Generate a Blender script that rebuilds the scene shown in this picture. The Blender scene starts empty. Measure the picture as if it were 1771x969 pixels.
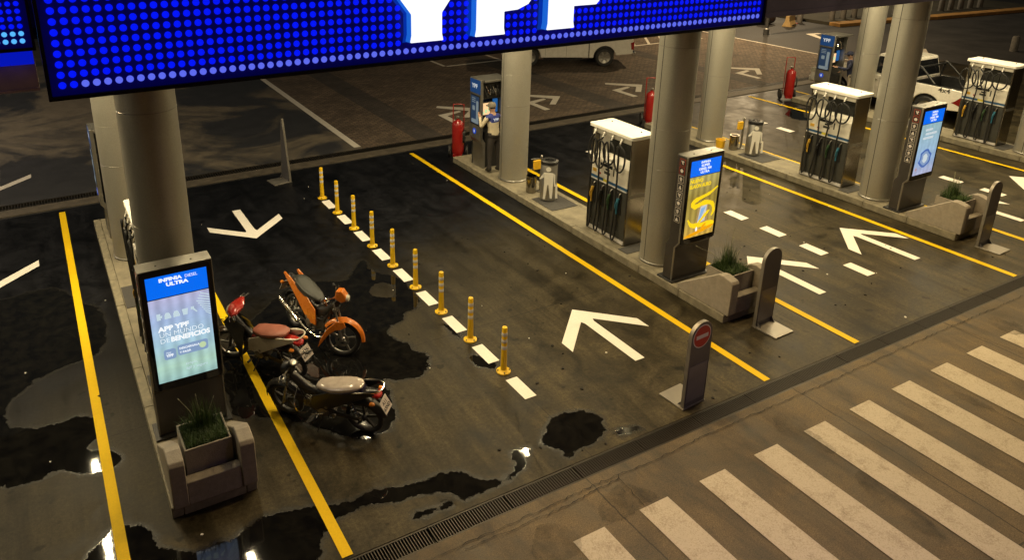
import bpy, bmesh, math, random
from math import sin, cos, pi, radians, sqrt, atan2
from mathutils import Matrix, Vector
random.seed(7)
SC = bpy.context.scene
COL = SC.collection

# ---------------------------------------------------------------- camera, sky, exposure
CAM_H = 6.6
cam_d = bpy.data.cameras.new('camera'); cam = bpy.data.objects.new('camera', cam_d); COL.objects.link(cam)
YAW, PITCH, ROLL = 0.5045, 0.3339, 0.0029
fw = Vector((sin(YAW)*cos(PITCH), cos(YAW)*cos(PITCH), -sin(PITCH)))
rt = Vector((cos(YAW), -sin(YAW), 0)); up = rt.cross(fw)
rt2 = cos(ROLL)*rt + sin(ROLL)*up; up2 = -sin(ROLL)*rt + cos(ROLL)*up
m3 = Matrix((rt2, up2, -fw)).transposed()
cam.matrix_world = Matrix.Translation((0, 0, CAM_H)) @ m3.to_4x4()
cam_d.sensor_fit = 'HORIZONTAL'; cam_d.sensor_width = 36.0
cam_d.lens = 36.0*1317.5/1771.0
cam_d.shift_x = (885.5-778)/1771.0; cam_d.shift_y = -(484.5-276.5)/1771.0
cam_d.clip_end = 2000; cam_d.clip_start = 0.1
SC.camera = cam

world = bpy.data.worlds.new('World'); SC.world = world; world.use_nodes = True
wn = world.node_tree; wn.nodes.clear()
sky = wn.nodes.new('ShaderNodeTexSky'); sky.sky_type = 'NISHITA'; sky.sun_disc = False
sky.sun_elevation = radians(1.0); sky.sun_rotation = radians(200)
bg = wn.nodes.new('ShaderNodeBackground'); bg.inputs['Strength'].default_value = 0.02
wo = wn.nodes.new('ShaderNodeOutputWorld')
wn.links.new(sky.outputs[0], bg.inputs[0]); wn.links.new(bg.outputs[0], wo.inputs[0])
sun_d = bpy.data.lights.new('moonlight', 'SUN'); sun_d.energy = 0.012; sun_d.angle = radians(5); sun_d.color = (.8, .88, 1)
sun_o = bpy.data.objects.new('moonlight', sun_d); COL.objects.link(sun_o)
sun_o.rotation_euler = (radians(50), 0, radians(200))

SC.view_settings.view_transform = 'Standard'; SC.view_settings.look = 'None'
SC.view_settings.exposure = 0.0; SC.view_settings.gamma = 1.0
SC.view_settings.use_curve_mapping = False
SC.cycles.use_denoising = True
SC.cycles.max_bounces = 6; SC.cycles.diffuse_bounces = 2; SC.cycles.glossy_bounces = 4
SC.cycles.caustics_reflective = False; SC.cycles.caustics_refractive = False
SC.cycles.sample_clamp_indirect = 4.0

WARM = (1.0, 0.81, 0.47)
LAMP_W = 92.0

# ---------------------------------------------------------------- materials
MATS = {}
def mat(name, base=(.5, .5, .5), rough=.5, metal=0.0, var=.15, scale=6.0, bump=0.0, bscale=60.0, spec=.5, coat=0.0, emit=None, estr=0.0, rvar=.08, alpha=1.0):
    if name in MATS: return MATS[name]
    m = bpy.data.materials.new(name); m.use_nodes = True; MATS[name] = m
    nt = m.node_tree; b = nt.nodes['Principled BSDF']
    b.inputs['Metallic'].default_value = metal
    b.inputs['Specular IOR Level'].default_value = spec
    b.inputs['Coat Weight'].default_value = coat; b.inputs['Coat Roughness'].default_value = .08
    b.inputs['Alpha'].default_value = alpha
    tc = nt.nodes.new('ShaderNodeTexCoord')
    n = nt.nodes.new('ShaderNodeTexNoise'); n.inputs['Scale'].default_value = scale; n.inputs['Detail'].default_value = 6; n.inputs['Roughness'].default_value = .62
    nt.links.new(tc.outputs['Object'], n.inputs['Vector'])
    r = nt.nodes.new('ShaderNodeMapRange'); r.inputs[1].default_value = .3; r.inputs[2].default_value = .7
    r.inputs[3].default_value = 1-var; r.inputs[4].default_value = 1+var
    nt.links.new(n.outputs[0], r.inputs[0])
    mx = nt.nodes.new('ShaderNodeVectorMath'); mx.operation = 'SCALE'; mx.inputs[0].default_value = base
    nt.links.new(r.outputs[0], mx.inputs['Scale']); nt.links.new(mx.outputs[0], b.inputs['Base Color'])
    r2 = nt.nodes.new('ShaderNodeMapRange'); r2.inputs[1].default_value = .3; r2.inputs[2].default_value = .7
    r2.inputs[3].default_value = max(.02, rough-rvar); r2.inputs[4].default_value = min(1, rough+rvar)
    nt.links.new(n.outputs[0], r2.inputs[0]); nt.links.new(r2.outputs[0], b.inputs['Roughness'])
    if bump > 0:
        n2 = nt.nodes.new('ShaderNodeTexNoise'); n2.inputs['Scale'].default_value = bscale; n2.inputs['Detail'].default_value = 4
        nt.links.new(tc.outputs['Object'], n2.inputs['Vector'])
        bp = nt.nodes.new('ShaderNodeBump'); bp.inputs['Strength'].default_value = bump; bp.inputs['Distance'].default_value = .01
        nt.links.new(n2.outputs[0], bp.inputs['Height']); nt.links.new(bp.outputs[0], b.inputs['Normal'])
    if emit:
        b.inputs['Emission Color'].default_value = (*emit, 1); b.inputs['Emission Strength'].default_value = estr
    return m

class NT:
    """tiny helper for hand-made node trees"""
    def __init__(s, name):
        s.m = bpy.data.materials.new(name); s.m.use_nodes = True; MATS[name] = s.m
        s.t = s.m.node_tree; s.b = s.t.nodes['Principled BSDF']
        s.tc = s.t.nodes.new('ShaderNodeTexCoord')
    def n(s, typ, **kw):
        nd = s.t.nodes.new(typ)
        for k, v in kw.items(): setattr(nd, k, v)
        return nd
    def L(s, a, b): s.t.links.new(a, b)
    def val(s, sock, v):
        if hasattr(v, 'links') or hasattr(v, 'is_output'): s.L(v, sock)
        else: sock.default_value = v
    def noise(s, scale, detail=6, rough=.6, vec=None, dist=0.0):
        nd = s.n('ShaderNodeTexNoise'); nd.inputs['Scale'].default_value = scale; nd.inputs['Detail'].default_value = detail
        nd.inputs['Roughness'].default_value = rough; nd.inputs['Distortion'].default_value = dist
        s.L(vec or s.tc.outputs['Object'], nd.inputs['Vector']); return nd.outputs[0]
    def rng(s, x, a, b, c, d, smooth=False):
        nd = s.n('ShaderNodeMapRange'); nd.clamp = True
        if smooth: nd.interpolation_type = 'SMOOTHSTEP'
        s.L(x, nd.inputs[0])
        for i, v in enumerate((a, b, c, d)): nd.inputs[i+1].default_value = v
        return nd.outputs[0]
    def math(s, op, a, b=0.0, c=0.0):
        nd = s.n('ShaderNodeMath', operation=op)
        for i, v in enumerate((a, b, c)): s.val(nd.inputs[i], v)
        return nd.outputs[0]
    def mix(s, f, a, b):
        nd = s.n('ShaderNodeMix', data_type='RGBA')
        s.val(nd.inputs[0], f)
        for i, v in ((6, a), (7, b)):
            if isinstance(v, tuple): nd.inputs[i].default_value = (*v, 1)
            else: s.L(v, nd.inputs[i])
        return nd.outputs[2]
    def xyz(s, vec=None):
        nd = s.n('ShaderNodeSeparateXYZ'); s.L(vec or s.tc.outputs['Object'], nd.inputs[0]); return nd.outputs
    def bump(s, h, strength, dist=.01):
        nd = s.n('ShaderNodeBump'); nd.inputs['Strength'].default_value = strength; nd.inputs['Distance'].default_value = dist
        s.L(h, nd.inputs['Height']); s.L(nd.outputs[0], s.b.inputs['Normal'])

def line_mask(q, coord, period, width, offset=0.0):
    """1 on thin lines spaced by period along coord"""
    a = q.math('ADD', coord, -offset+period*50)
    a = q.math('MODULO', a, period)
    a = q.math('SUBTRACT', a, period/2)
    a = q.math('ABSOLUTE', a)
    return q.math('GREATER_THAN', a, period/2-width/2)

# polished concrete of the forecourt: dry grey-tan, damp film in the far lanes
q = NT('forecourt_concrete')
x, y, z = q.xyz()
big = q.noise(.35, 5, .6); mid = q.noise(1.7, 7, .68, dist=.6); fine = q.noise(22, 4, .75); spk = q.noise(75, 2, .6)
mott = q.math('MULTIPLY', q.rng(mid, .33, .67, .38, 1.75), q.rng(fine, .3, .7, .62, 1.38))
mott = q.math('MULTIPLY', mott, q.rng(big, .3, .7, .75, 1.25))
mott = q.math('MULTIPLY', mott, q.rng(spk, .25, .75, .62, 1.4))
stm = q.n('ShaderNodeMapping'); stm.inputs['Scale'].default_value = (2.6, .22, 1); q.L(q.tc.outputs['Object'], stm.inputs[0])
trk = q.noise(1.0, 6, .7, stm.outputs[0], .4)
mott = q.math('MULTIPLY', mott, q.rng(trk, .42, .64, 1.12, .55))
scr = q.n('ShaderNodeMapping'); scr.inputs['Scale'].default_value = (1.2, 16, 1); scr.inputs['Rotation'].default_value = (0, 0, .5); q.L(q.tc.outputs['Object'], scr.inputs[0])
mott = q.math('MULTIPLY', mott, q.rng(q.noise(2.0, 5, .7, scr.outputs[0]), .60, .72, 1.0, 1.35))
spots = q.noise(4.5, 2, .5)
mott = q.math('MULTIPLY', mott, q.rng(spots, .66, .72, 1.0, .35))
dampf = q.math('ADD', y, q.math('MULTIPLY', q.math('SUBTRACT', big, .5), 6.0))
dampf = q.math('ADD', dampf, q.math('MULTIPLY', q.math('SUBTRACT', mid, .5), 5.0))
dampf = q.math('ADD', dampf, q.math('MULTIPLY', x, -.26))
damp = q.rng(dampf, 6.6, 12.2, 0, 1, True)
col = q.mix(damp, (.040, .0325, .0180), (.0052, .0055, .0072))
sc_ = q.n('ShaderNodeVectorMath', operation='SCALE'); q.L(col, sc_.inputs[0]); q.L(mott, sc_.inputs['Scale'])
jm = q.math('MAXIMUM', line_mask(q, y, 4.1, .012, 1.0), line_mask(q, x, 6.6, .012, 5.31))
cj = q.mix(q.math('MULTIPLY', jm, .85), sc_.outputs[0], (.01, .009, .008))
q.L(cj, q.b.inputs['Base Color'])
rr = q.math('ADD', q.rng(mid, .3, .7, .36, .60), q.math('MULTIPLY', damp, -.04))
q.L(rr, q.b.inputs['Roughness']); q.b.inputs['Specular IOR Level'].default_value = .13; q.bump(fine, .22, .004)

# worn road concrete in front of the drain
q = NT('road_concrete')
x, y, z = q.xyz()
big = q.noise(.45, 6, .65, dist=.4); mid = q.noise(2.2, 8, .7, dist=.5); fine = q.noise(24, 5, .75); spk = q.noise(75, 2, .6)
sx = q.n('ShaderNodeMapping'); sx.inputs['Scale'].default_value = (1.6, .35, 1); q.L(q.tc.outputs['Object'], sx.inputs[0])
streak = q.noise(1.5, 6, .65, sx.outputs[0], .5)
c = q.mix(q.rng(mid, .3, .7, 0, 1), (.062, .047, .027), (.150, .110, .060))
c = q.mix(q.rng(streak, .47, .68, 0, .85), c, (.030, .026, .022))
c = q.mix(q.rng(big, .5, .66, 0, .75), c, (.040, .034, .025))
c = q.mix(q.rng(fine, .55, .72, 0, .85), c, (.030, .025, .020))
s2 = q.n('ShaderNodeVectorMath', operation='SCALE'); q.L(c, s2.inputs[0]); q.L(q.rng(spk, .25, .75, .5, 1.55), s2.inputs['Scale'])
wob = q.math('ADD', x, q.math('MULTIPLY', q.math('SUBTRACT', mid, .5), .10))
woby = q.math('ADD', y, q.math('MULTIPLY', q.math('SUBTRACT', mid, .5), .10))
jm = q.math('MAXIMUM', line_mask(q, wob, 3.7, .02, 5.0), line_mask(q, woby, 5.6, .022, 5.42-2.8))
cj = q.mix(q.math('MULTIPLY', jm, .8), s2.outputs[0], (.02, .016, .012))
q.L(cj, q.b.inputs['Base Color']); q.L(q.rng(mid, .3, .7, .62, .9), q.b.inputs['Roughness']); q.bump(fine, .35, .006)

# asphalt behind the back drain
q = NT('back_asphalt')
big = q.noise(.28, 6, .62, dist=.8); mid = q.noise(2.0, 7, .7); fine = q.noise(60, 4, .7)
c = q.mix(q.rng(big, .44, .56, 0, 1), (.034, .034, .038), (.135, .112, .08))
s2 = q.n('ShaderNodeVectorMath', operation='SCALE'); q.L(c, s2.inputs[0]); q.L(q.math('MULTIPLY', q.rng(mid, .3, .7, .72, 1.25), q.rng(fine, .3, .7, .8, 1.2)), s2.inputs['Scale'])
q.L(s2.outputs[0], q.b.inputs['Base Color']); q.L(q.rng(big, .44, .56, .45, .8), q.b.inputs['Roughness']); q.bump(fine, .3, .006)

# small block paving, too fine to tell the blocks apart from here
q = NT('block_paving')
x, y, z = q.xyz()
br = q.n('ShaderNodeTexBrick'); br.inputs['Scale'].default_value = 1.0; br.inputs['Brick Width'].default_value = .22; br.inputs['Row Height'].default_value = .11
br.inputs['Mortar Size'].default_value = .012; br.inputs['Color1'].default_value = (.15, .108, .076, 1); br.inputs['Color2'].default_value = (.085, .06, .042, 1); br.inputs['Mortar'].default_value = (.03, .025, .02, 1)
q.L(q.tc.outputs['Object'], br.inputs['Vector'])
mid = q.noise(1.2, 6, .66); fine = q.noise(7, 5, .7)
band = q.math('MULTIPLY', q.math('GREATER_THAN', x, 9.22), q.math('LESS_THAN', x, 10.09))
b2 = q.math('MULTIPLY', q.math('GREATER_THAN', x, 16.3), q.math('LESS_THAN', x, 17.2))
b3 = q.math('MULTIPLY', q.math('GREATER_THAN', x, 23.2), q.math('LESS_THAN', x, 24.0))
bb = q.math('MAXIMUM', q.math('MAXIMUM', band, b2), b3)
c = q.mix(q.math('MULTIPLY', bb, .72), br.outputs[0], (.028, .026, .026))
s2 = q.n('ShaderNodeVectorMath', operation='SCALE'); q.L(c, s2.inputs[0]); q.L(q.math('MULTIPLY', q.rng(mid, .3, .7, .6, 1.35), q.rng(fine, .3, .7, .7, 1.3)), s2.inputs['Scale'])
q.L(s2.outputs[0], q.b.inputs['Base Color']); q.b.inputs['Roughness'].default_value = .8; q.bump(br.outputs[1], .4, -.01)

def paint(name, base, wear=.5, dirt=(.1, .085, .065), chip=.69):
    q = NT(name)
    a = q.noise(3.5, 7, .7, dist=.3); f = q.noise(55, 4, .75)
    g = q.math('ADD', q.math('MULTIPLY', a, .6), q.math('MULTIPLY', f, .4))
    c = q.mix(q.rng(g, .48, .72, 0, wear), base, dirt)
    c = q.mix(q.rng(q.noise(70, 3, .7), .52, .75, 0, wear*.55), c, dirt)
    s2 = q.n('ShaderNodeVectorMath', operation='SCALE'); q.L(c, s2.inputs[0]); q.L(q.rng(a, .3, .7, .88, 1.1), s2.inputs['Scale'])
    ch = q.math('ADD', q.math('MULTIPLY', q.noise(26, 5, .75), .55), q.math('MULTIPLY', a, .45))
    q.L(q.rng(ch, chip, chip+.02, 1, 0), q.b.inputs['Alpha'])
    q.L(s2.outputs[0], q.b.inputs['Base Color']); q.b.inputs['Roughness'].default_value = .65; q.b.inputs['Specular IOR Level'].default_value = .2; q.bump(f, .15, .004)
    return q.m
paint('white_paint', (.78, .75, .70), .3)
paint('yellow_paint', (.76, .50, .001), .35, (.20, .12, .015))
paint('worn_white_paint', (.50, .445, .35), 1.0, (.15, .118, .075), .68)
paint('old_white_paint', (.66, .62, .55), .6, chip=.66)
mat('puddle_water', (.0055, .0055, .006), .035, var=.2, scale=.8, rvar=.015, spec=.5)
def patchy(name, base, rough, amax, sc):
    q = NT(name); n_ = q.noise(sc, 6, .7, dist=.5); n2_ = q.noise(sc*6, 4, .7)
    q.b.inputs['Base Color'].default_value = (*base, 1); q.b.inputs['Roughness'].default_value = rough; q.b.inputs['Specular IOR Level'].default_value = .3
    q.L(q.math('MULTIPLY', q.rng(n_, .36, .72, 0, amax), q.rng(n2_, .3, .6, .35, 1)), q.b.inputs['Alpha'])
patchy('damp_concrete', (.0065, .006, .0055), .4, .9, 6.0); patchy('road_stain', (.022, .018, .013), .6, .55, 1.6); mat('crack_dark', (.008, .0065, .005), .9)
mat('oil_stain', (.007, .006, .005), .62, var=.3, scale=3, rvar=.1, spec=.15)
mat('street_asphalt', (.035, .034, .036), .75, var=.4, scale=.6, bump=.3, bscale=90)
mat('dark_channel', (.012, .011, .010), .7, var=.3)
mat('grate_iron', (.026, .022, .017), .5, metal=.5, var=.4, scale=20)
mat('drain_concrete', (.075, .062, .046), .7, var=.4, scale=5, bump=.3)
mat('kerb_concrete', (.20, .178, .125), .72, var=.32, scale=7, bump=.3, bscale=45)
mat('island_concrete', (.19, .168, .118), .75, var=.35, scale=3.5, bump=.3, bscale=50)
mat('planter_concrete', (.27, .24, .195), .82, var=.16, scale=14, bump=.35, bscale=70)
mat('dark_mat', (.05, .048, .046), .85, var=.3, scale=15, bump=.4)
mat('column_metal', (.40, .385, .335), .42, metal=.62, var=.10, scale=55, bump=.08, bscale=260, rvar=.04)
mat('seam_dark', (.03, .028, .025), .6)
mat('stainless', (.30, .28, .24), .20, metal=1.0, var=.08, scale=2, rvar=.03)
mat('brushed_grey', (.30, .29, .265), .38, metal=.8, var=.12, scale=4)
mat('white_plastic', (.74, .72, .66), .4, var=.06, scale=5)
mat('cream_panel', (.66, .63, .55), .42, var=.08, scale=9)
mat('black_plastic', (.014, .014, .015), .42, var=.2)
mat('black_rubber', (.012, .012, .012), .55, var=.25)
mat('dark_panel', (.055, .056, .05), .42, metal=.3, var=.25, scale=5)
mat('charcoal_panel', (.055, .050, .047), .38, metal=.35, var=.14, scale=5)
mat('glass_black', (.006, .006, .008), .10, var=.1)
mat('display_dark', (.02, .022, .022), .2)
mat('chrome', (.72, .70, .66), .16, metal=1, var=.05)
mat('alloy', (.36, .35, .33), .35, metal=.9, var=.1)
mat('yellow_plastic', (.72, .42, .02), .42, var=.1)
mat('post_yellow', (.76, .48, .008), .45, var=.08)
mat('reflector_white', (.62, .60, .58), .35, var=.06)
mat('nozzle_green', (.03, .07, .03), .45); mat('nozzle_blue', (.03, .16, .26), .45); mat('nozzle_yellow', (.60, .36, .04), .45)
mat('stripe_blue', (.03, .10, .22), .4); mat('stripe_yellow', (.55, .48, .05), .4)
mat('red_paint', (.26, .008, .007), .35, coat=.4, var=.08)
mat('sign_red', (.42, .012, .012), .4, var=.05); mat('sign_white', (.62, .58, .56), .45, var=.05)
mat('totem_grey', (.11, .105, .11), .4, metal=.25, var=.12); mat('totem_panel', (.19, .18, .18), .35, metal=.2, var=.15, scale=3)
mat('totem_edge', (.24, .225, .20), .45, metal=.6, var=.1)
mat('truck_white', (.72, .69, .62), .28, coat=.6, var=.03)
mat('car_glass', (.010, .011, .013), .06, var=.1)
mat('taillight_red', (.13, .005, .006), .2, coat=.6, emit=(1, .03, .02), estr=.04)
mat('brake_lamp', (.8, .1, .05), .2, emit=(1, .25, .12), estr=2.0)
mat('bike_orange', (.62, .17, .012), .28, coat=.6, var=.08); mat('bike_red', (.38, .022, .014), .26, coat=.7, var=.1)
mat('bike_black', (.009, .009, .011), .38, coat=.15, var=.15); mat('bike_white', (.60, .56, .47), .32, coat=.3, var=.12)
mat('seat_black', (.028, .030, .026), .45, var=.2, bump=.2, bscale=160); mat('seat_red', (.31, .105, .07), .5, var=.12, bump=.2, bscale=160)
mat('seat_grey', (.40, .35, .31), .16, var=.12, scale=12, bump=.5, bscale=9, coat=.6); mat('bike_navy', (.018, .016, .05), .35, coat=.4)
mat('engine_metal', (.22, .20, .17), .42, metal=.8, var=.3, scale=20); mat('frame_black', (.018, .017, .016), .4, var=.2)
mat('plate_white', (.55, .50, .46), .45); mat('plate_ink', (.02, .02, .02), .5); mat('amber', (.6, .2, .02), .3); mat('lens_clear', (.5, .47, .38), .15, coat=.5)
mat('brown_fender', (.055, .03, .016), .25, coat=.6)
mat('skin', (.36, .21, .14), .55, var=.08); mat('shirt_beige', (.50, .44, .32), .85, var=.1, bump=.3, bscale=30); mat('shirt_blue', (.025, .04, .22), .8, var=.1)
mat('trouser_dark', (.035, .03, .028), .85, var=.2); mat('shoe_black', (.015, .014, .013), .5); mat('cap_grey', (.17, .15, .12), .85); mat('trouser_beige', (.40, .35, .27), .85); mat('shirt_navy', (.022, .026, .06), .85, var=.15); mat('hair_dark', (.02, .016, .013), .7)
mat('soil', (.035, .027, .018), .95, var=.4)
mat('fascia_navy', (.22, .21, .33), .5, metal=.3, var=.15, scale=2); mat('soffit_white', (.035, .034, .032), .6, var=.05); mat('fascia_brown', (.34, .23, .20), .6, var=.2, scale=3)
mat('sign_black', (.006, .006, .010), .35)
mat('tan_kerb', (.52, .28, .08), .8, var=.25, scale=2); mat('median_soil', (.05, .045, .032), .95, var=.4, scale=1); mat('bollard_grey', (.16, .15, .14), .75, var=.2); mat('cone_red', (.45, .05, .03), .5); mat('barrier_sand', (.52, .36, .16), .7)
mat('pole_grey', (.2, .2, .2), .5, metal=.6)

def emis(name, colr, s):
    if name in MATS: return MATS[name]
    m = bpy.data.materials.new(name); m.use_nodes = True; MATS[name] = m
    b = m.node_tree.nodes['Principled BSDF']; b.inputs['Base Color'].default_value = (*[c*.3 for c in colr], 1); b.inputs['Roughness'].default_value = .4
    b.inputs['Emission Color'].default_value = (*colr, 1); b.inputs['Emission Strength'].default_value = s
    return m
emis('led_blue', (.0, .008, 1.0), .95); emis('led_pale', (.13, .17, 1.0), .85); emis('led_cyan', (.10, .50, 1.0), 1.0)
emis('panel_blue', (.0, .0, 1.0), .032); emis('halo_blue', (.0, .07, .9), .30); emis('band_blue', (.0, .015, 1.0), .45)
emis('letter_white', (.97, .985, 1.0), 1.15); emis('letter_side', (.02, .22, 1.0), .55)
emis('screen_blue', (.0, .15, .92), .95); emis('screen_white', (.93, .97, 1.0), 1.0); emis('screen_text', (.88, .95, 1.0), .95); emis('screen_icon', (.62, .78, .86), .85)
emis('badge_blue', (.28, .42, .68), .75); emis('badge_green', (.62, .80, .48), .8)
emis('ad_yellow', (1.0, .70, .01), .95); emis('ad_amber', (1.0, .42, .0), .85); emis('ad_silver', (.74, .76, .72), .75); emis('ad_bottleblue', (.30, .52, .85), .8); emis('ad_olive', (.22, .15, .03), .6); emis('ad_tan', (.55, .36, .14), .7)
emis('ad_navy', (.06, .15, .50), .8); emis('ad_pale', (.66, .76, .82), .8); emis('ad_pink', (.62, .45, .55), .6)
emis('till_orange', (.95, .62, .32), .9); emis('till_blue', (.02, .16, .5), .5); emis('till_green', (.5, .75, .4), .9)
emis('terminal_blue', (.015, .075, .26), .38); emis('terminal_white', (.75, .82, .88), .55); emis('terminal_dim', (.03, .07, .16), .35); emis('terminal_pale', (.30, .38, .44), .38); emis('dot_blue', (.02, .08, .62), .6)
emis('lamp_lens', (1.0, .82, .50), 9.0); mat('icon_white', (.42, .39, .36), .5); mat('icon_red', (.34, .05, .03), .5)

def gradient_screen(name, stops, strength, bands=0.0):
    """lit display picture: colour ramp down the local z axis with soft backlight bands"""
    q = NT(name); x, y, z = q.xyz()
    r = q.n('ShaderNodeValToRGB'); q.L(q.rng(z, 0, 1.12, 0, 1), r.inputs[0])
    e = r.color_ramp.elements
    while len(e) < len(stops): e.new(.5)
    for el, (p, c) in zip(e, stops): el.position = p; el.color = (*c, 1)
    s = q.math('SINE', q.math('MULTIPLY', x, 46.0))
    k = q.math('ADD', q.math('MULTIPLY', s, bands), 1.0)
    nz = q.noise(5, 3); k = q.math('MULTIPLY', k, q.rng(nz, .3, .7, .85, 1.12))
    q.L(r.outputs[0], q.b.inputs['Emission Color']); q.L(q.math('MULTIPLY', k, strength), q.b.inputs['Emission Strength'])
    q.b.inputs['Base Color'].default_value = (.02, .02, .02, 1); q.b.inputs['Roughness'].default_value = .15
gradient_screen('ad_mint', [(0, (.30, .50, .48)), (.18, (.42, .64, .52)), (.45, (.36, .55, .66)), (.75, (.36, .47, .70)), (1, (.45, .45, .66))], .98, .12)
gradient_screen('ad_gold', [(0, (.50, .30, .05)), (.3, (.33, .24, .05)), (.65, (.24, .17, .03)), (1, (.36, .30, .09))], 1.25, .22)
gradient_screen('ad_sky', [(0, (.42, .44, .62)), (.3, (.30, .44, .66)), (.6, (.34, .52, .66)), (1, (.30, .47, .50))], .95, .05)

# ---------------------------------------------------------------- mesh helpers
class MB:
    def __init__(s, M=None): s.v = []; s.f = []; s.M = M or Matrix()
    def add(s, vs, fs):
        o = len(s.v); s.v += [tuple(s.M @ Vector(p)) for p in vs]; s.f += [tuple(i+o for i in f) for f in fs]; return s
    def box(s, x0, x1, y0, y1, z0, z1):
        return s.add([(x0,y0,z0),(x1,y0,z0),(x1,y1,z0),(x0,y1,z0),(x0,y0,z1),(x1,y0,z1),(x1,y1,z1),(x0,y1,z1)],
            [(0,3,2,1),(4,5,6,7),(0,1,5,4),(1,2,6,5),(2,3,7,6),(3,0,4,7)])
    def prism(s, poly, a, b, ax='z'):
        """poly extruded from a to b along axis ax; poly coords are the other two axes in xyz order"""
        def P(p, t): return (p[0], p[1], t) if ax == 'z' else ((p[0], t, p[1]) if ax == 'y' else (t, p[0], p[1]))
        n = len(poly); vs = [P(p, a) for p in poly] + [P(p, b) for p in poly]
        fs = [tuple(range(n)), tuple(range(2*n-1, n-1, -1))] + [(i, i+n, (i+1) % n+n, (i+1) % n) for i in range(n)]
        return s.add(vs, fs)
    def cyl(s, p0, p1, r0, r1=None, n=16, caps=True):
        return s.tube([p0, p1], [r0, r0 if r1 is None else r1], n, caps)
    def tube(s, path, r, n=8, caps=True):
        P = [Vector(p) for p in path]; m = len(P)
        R = r if isinstance(r, (list, tuple)) else [r]*m
        t0 = (P[1]-P[0]).normalized(); a = Vector((0, 0, 1)) if abs(t0.z) < .9 else Vector((1, 0, 0))
        u = t0.cross(a).normalized(); vs = []
        for i in range(m):
            t = (P[min(i+1, m-1)]-P[max(i-1, 0)])
            t = t.normalized() if t.length > 1e-9 else t0
            u = (u - t*u.dot(t)); u = u.normalized() if u.length > 1e-6 else t.orthogonal().normalized()
            w = t.cross(u)
            vs += [tuple(P[i]+R[i]*(cos(2*pi*k/n)*u+sin(2*pi*k/n)*w)) for k in range(n)]
        fs = [(i*n+k, i*n+(k+1) % n, (i+1)*n+(k+1) % n, (i+1)*n+k) for i in range(m-1) for k in range(n)]
        if caps: fs += [tuple(range(n-1, -1, -1)), tuple(range((m-1)*n, m*n))]
        return s.add(vs, fs)
    def lathe(s, prof, n=24, M=None, closed=False):
        """profile of (r, z) turned round z; M places it"""
        T = M or Matrix(); m = len(prof)
        vs = [tuple(T @ Vector((r*cos(2*pi*k/n), r*sin(2*pi*k/n), z))) for r, z in prof for k in range(n)]
        rows = m if closed else m-1
        fs = [(i*n+k, i*n+(k+1) % n, ((i+1) % m)*n+(k+1) % n, ((i+1) % m)*n+k) for i in range(rows) for k in range(n)]
        if not closed:
            if prof[0][0] > 1e-6: fs.append(tuple(range(n-1, -1, -1)))
            if prof[-1][0] > 1e-6: fs.append(tuple(range((m-1)*n, m*n)))
        return s.add(vs, fs)
    def loft(s, secs, n=14, e=2.4, caps=True):
        """secs of (x, y, z, half_width, half_height[, pitch]); super-ellipse rings across x"""
        vs = []
        for q in secs:
            cx, cy, cz, hw, hh = q[:5]; pt = q[5] if len(q) > 5 else 0
            for k in range(n):
                a = 2*pi*k/n; c, d = cos(a), sin(a)
                yy = hw*math.copysign(abs(c)**(2/e), c); zz = hh*math.copysign(abs(d)**(2/e), d)
                vs.append((cx-zz*sin(pt), cy+yy, cz+zz*cos(pt)))
        m = len(secs)
        fs = [(i*n+k, i*n+(k+1) % n, (i+1)*n+(k+1) % n, (i+1)*n+k) for i in range(m-1) for k in range(n)]
        if caps: fs += [tuple(range(n-1, -1, -1)), tuple(range((m-1)*n, m*n))]
        return s.add(vs, fs)
    def shell(s, rows, th):
        """sheet given as rows of points, thickened by th downward along its normal"""
        R = [[Vector(p) for p in r] for r in rows]; a, b = len(R), len(R[0]); N = []
        for i in range(a):
            for j in range(b):
                du = R[min(i+1, a-1)][j]-R[max(i-1, 0)][j]; dv = R[i][min(j+1, b-1)]-R[i][max(j-1, 0)]
                nn = du.cross(dv); N.append(nn.normalized() if nn.length > 1e-9 else Vector((0, 0, 1)))
        top = [tuple(R[i][j]) for i in range(a) for j in range(b)]
        bot = [tuple(R[i][j]-N[i*b+j]*th) for i in range(a) for j in range(b)]; o = a*b
        fs = []
        for i in range(a-1):
            for j in range(b-1):
                p = (i*b+j, (i+1)*b+j, (i+1)*b+j+1, i*b+j+1); fs += [p, tuple(k+o for k in reversed(p))]
        edge = [j for j in range(b)] + [i*b+b-1 for i in range(1, a)] + [(a-1)*b+j for j in range(b-2, -1, -1)] + [i*b for i in range(a-2, 0, -1)]
        fs += [(edge[k], edge[(k+1) % len(edge)], edge[(k+1) % len(edge)]+o, edge[k]+o) for k in range(len(edge))]
        return s.add(top+bot, fs)
    def mesh(s, name, m=None, ang=38):
        me = bpy.data.meshes.new(name); me.from_pydata(s.v, [], s.f)
        bm = bmesh.new(); bm.from_mesh(me); bmesh.ops.recalc_face_normals(bm, faces=bm.faces); bm.to_mesh(me); bm.free()
        if m: me.materials.append(MATS[m])
        if ang: me.shade_smooth(); me.set_sharp_from_angle(angle=radians(ang))
        return me
    def build(s, name, m, parent=None, ang=38, bevel=0.0, seg=2):
        return obj(name, s.mesh(name, m, ang), parent, bevel, seg)

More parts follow.
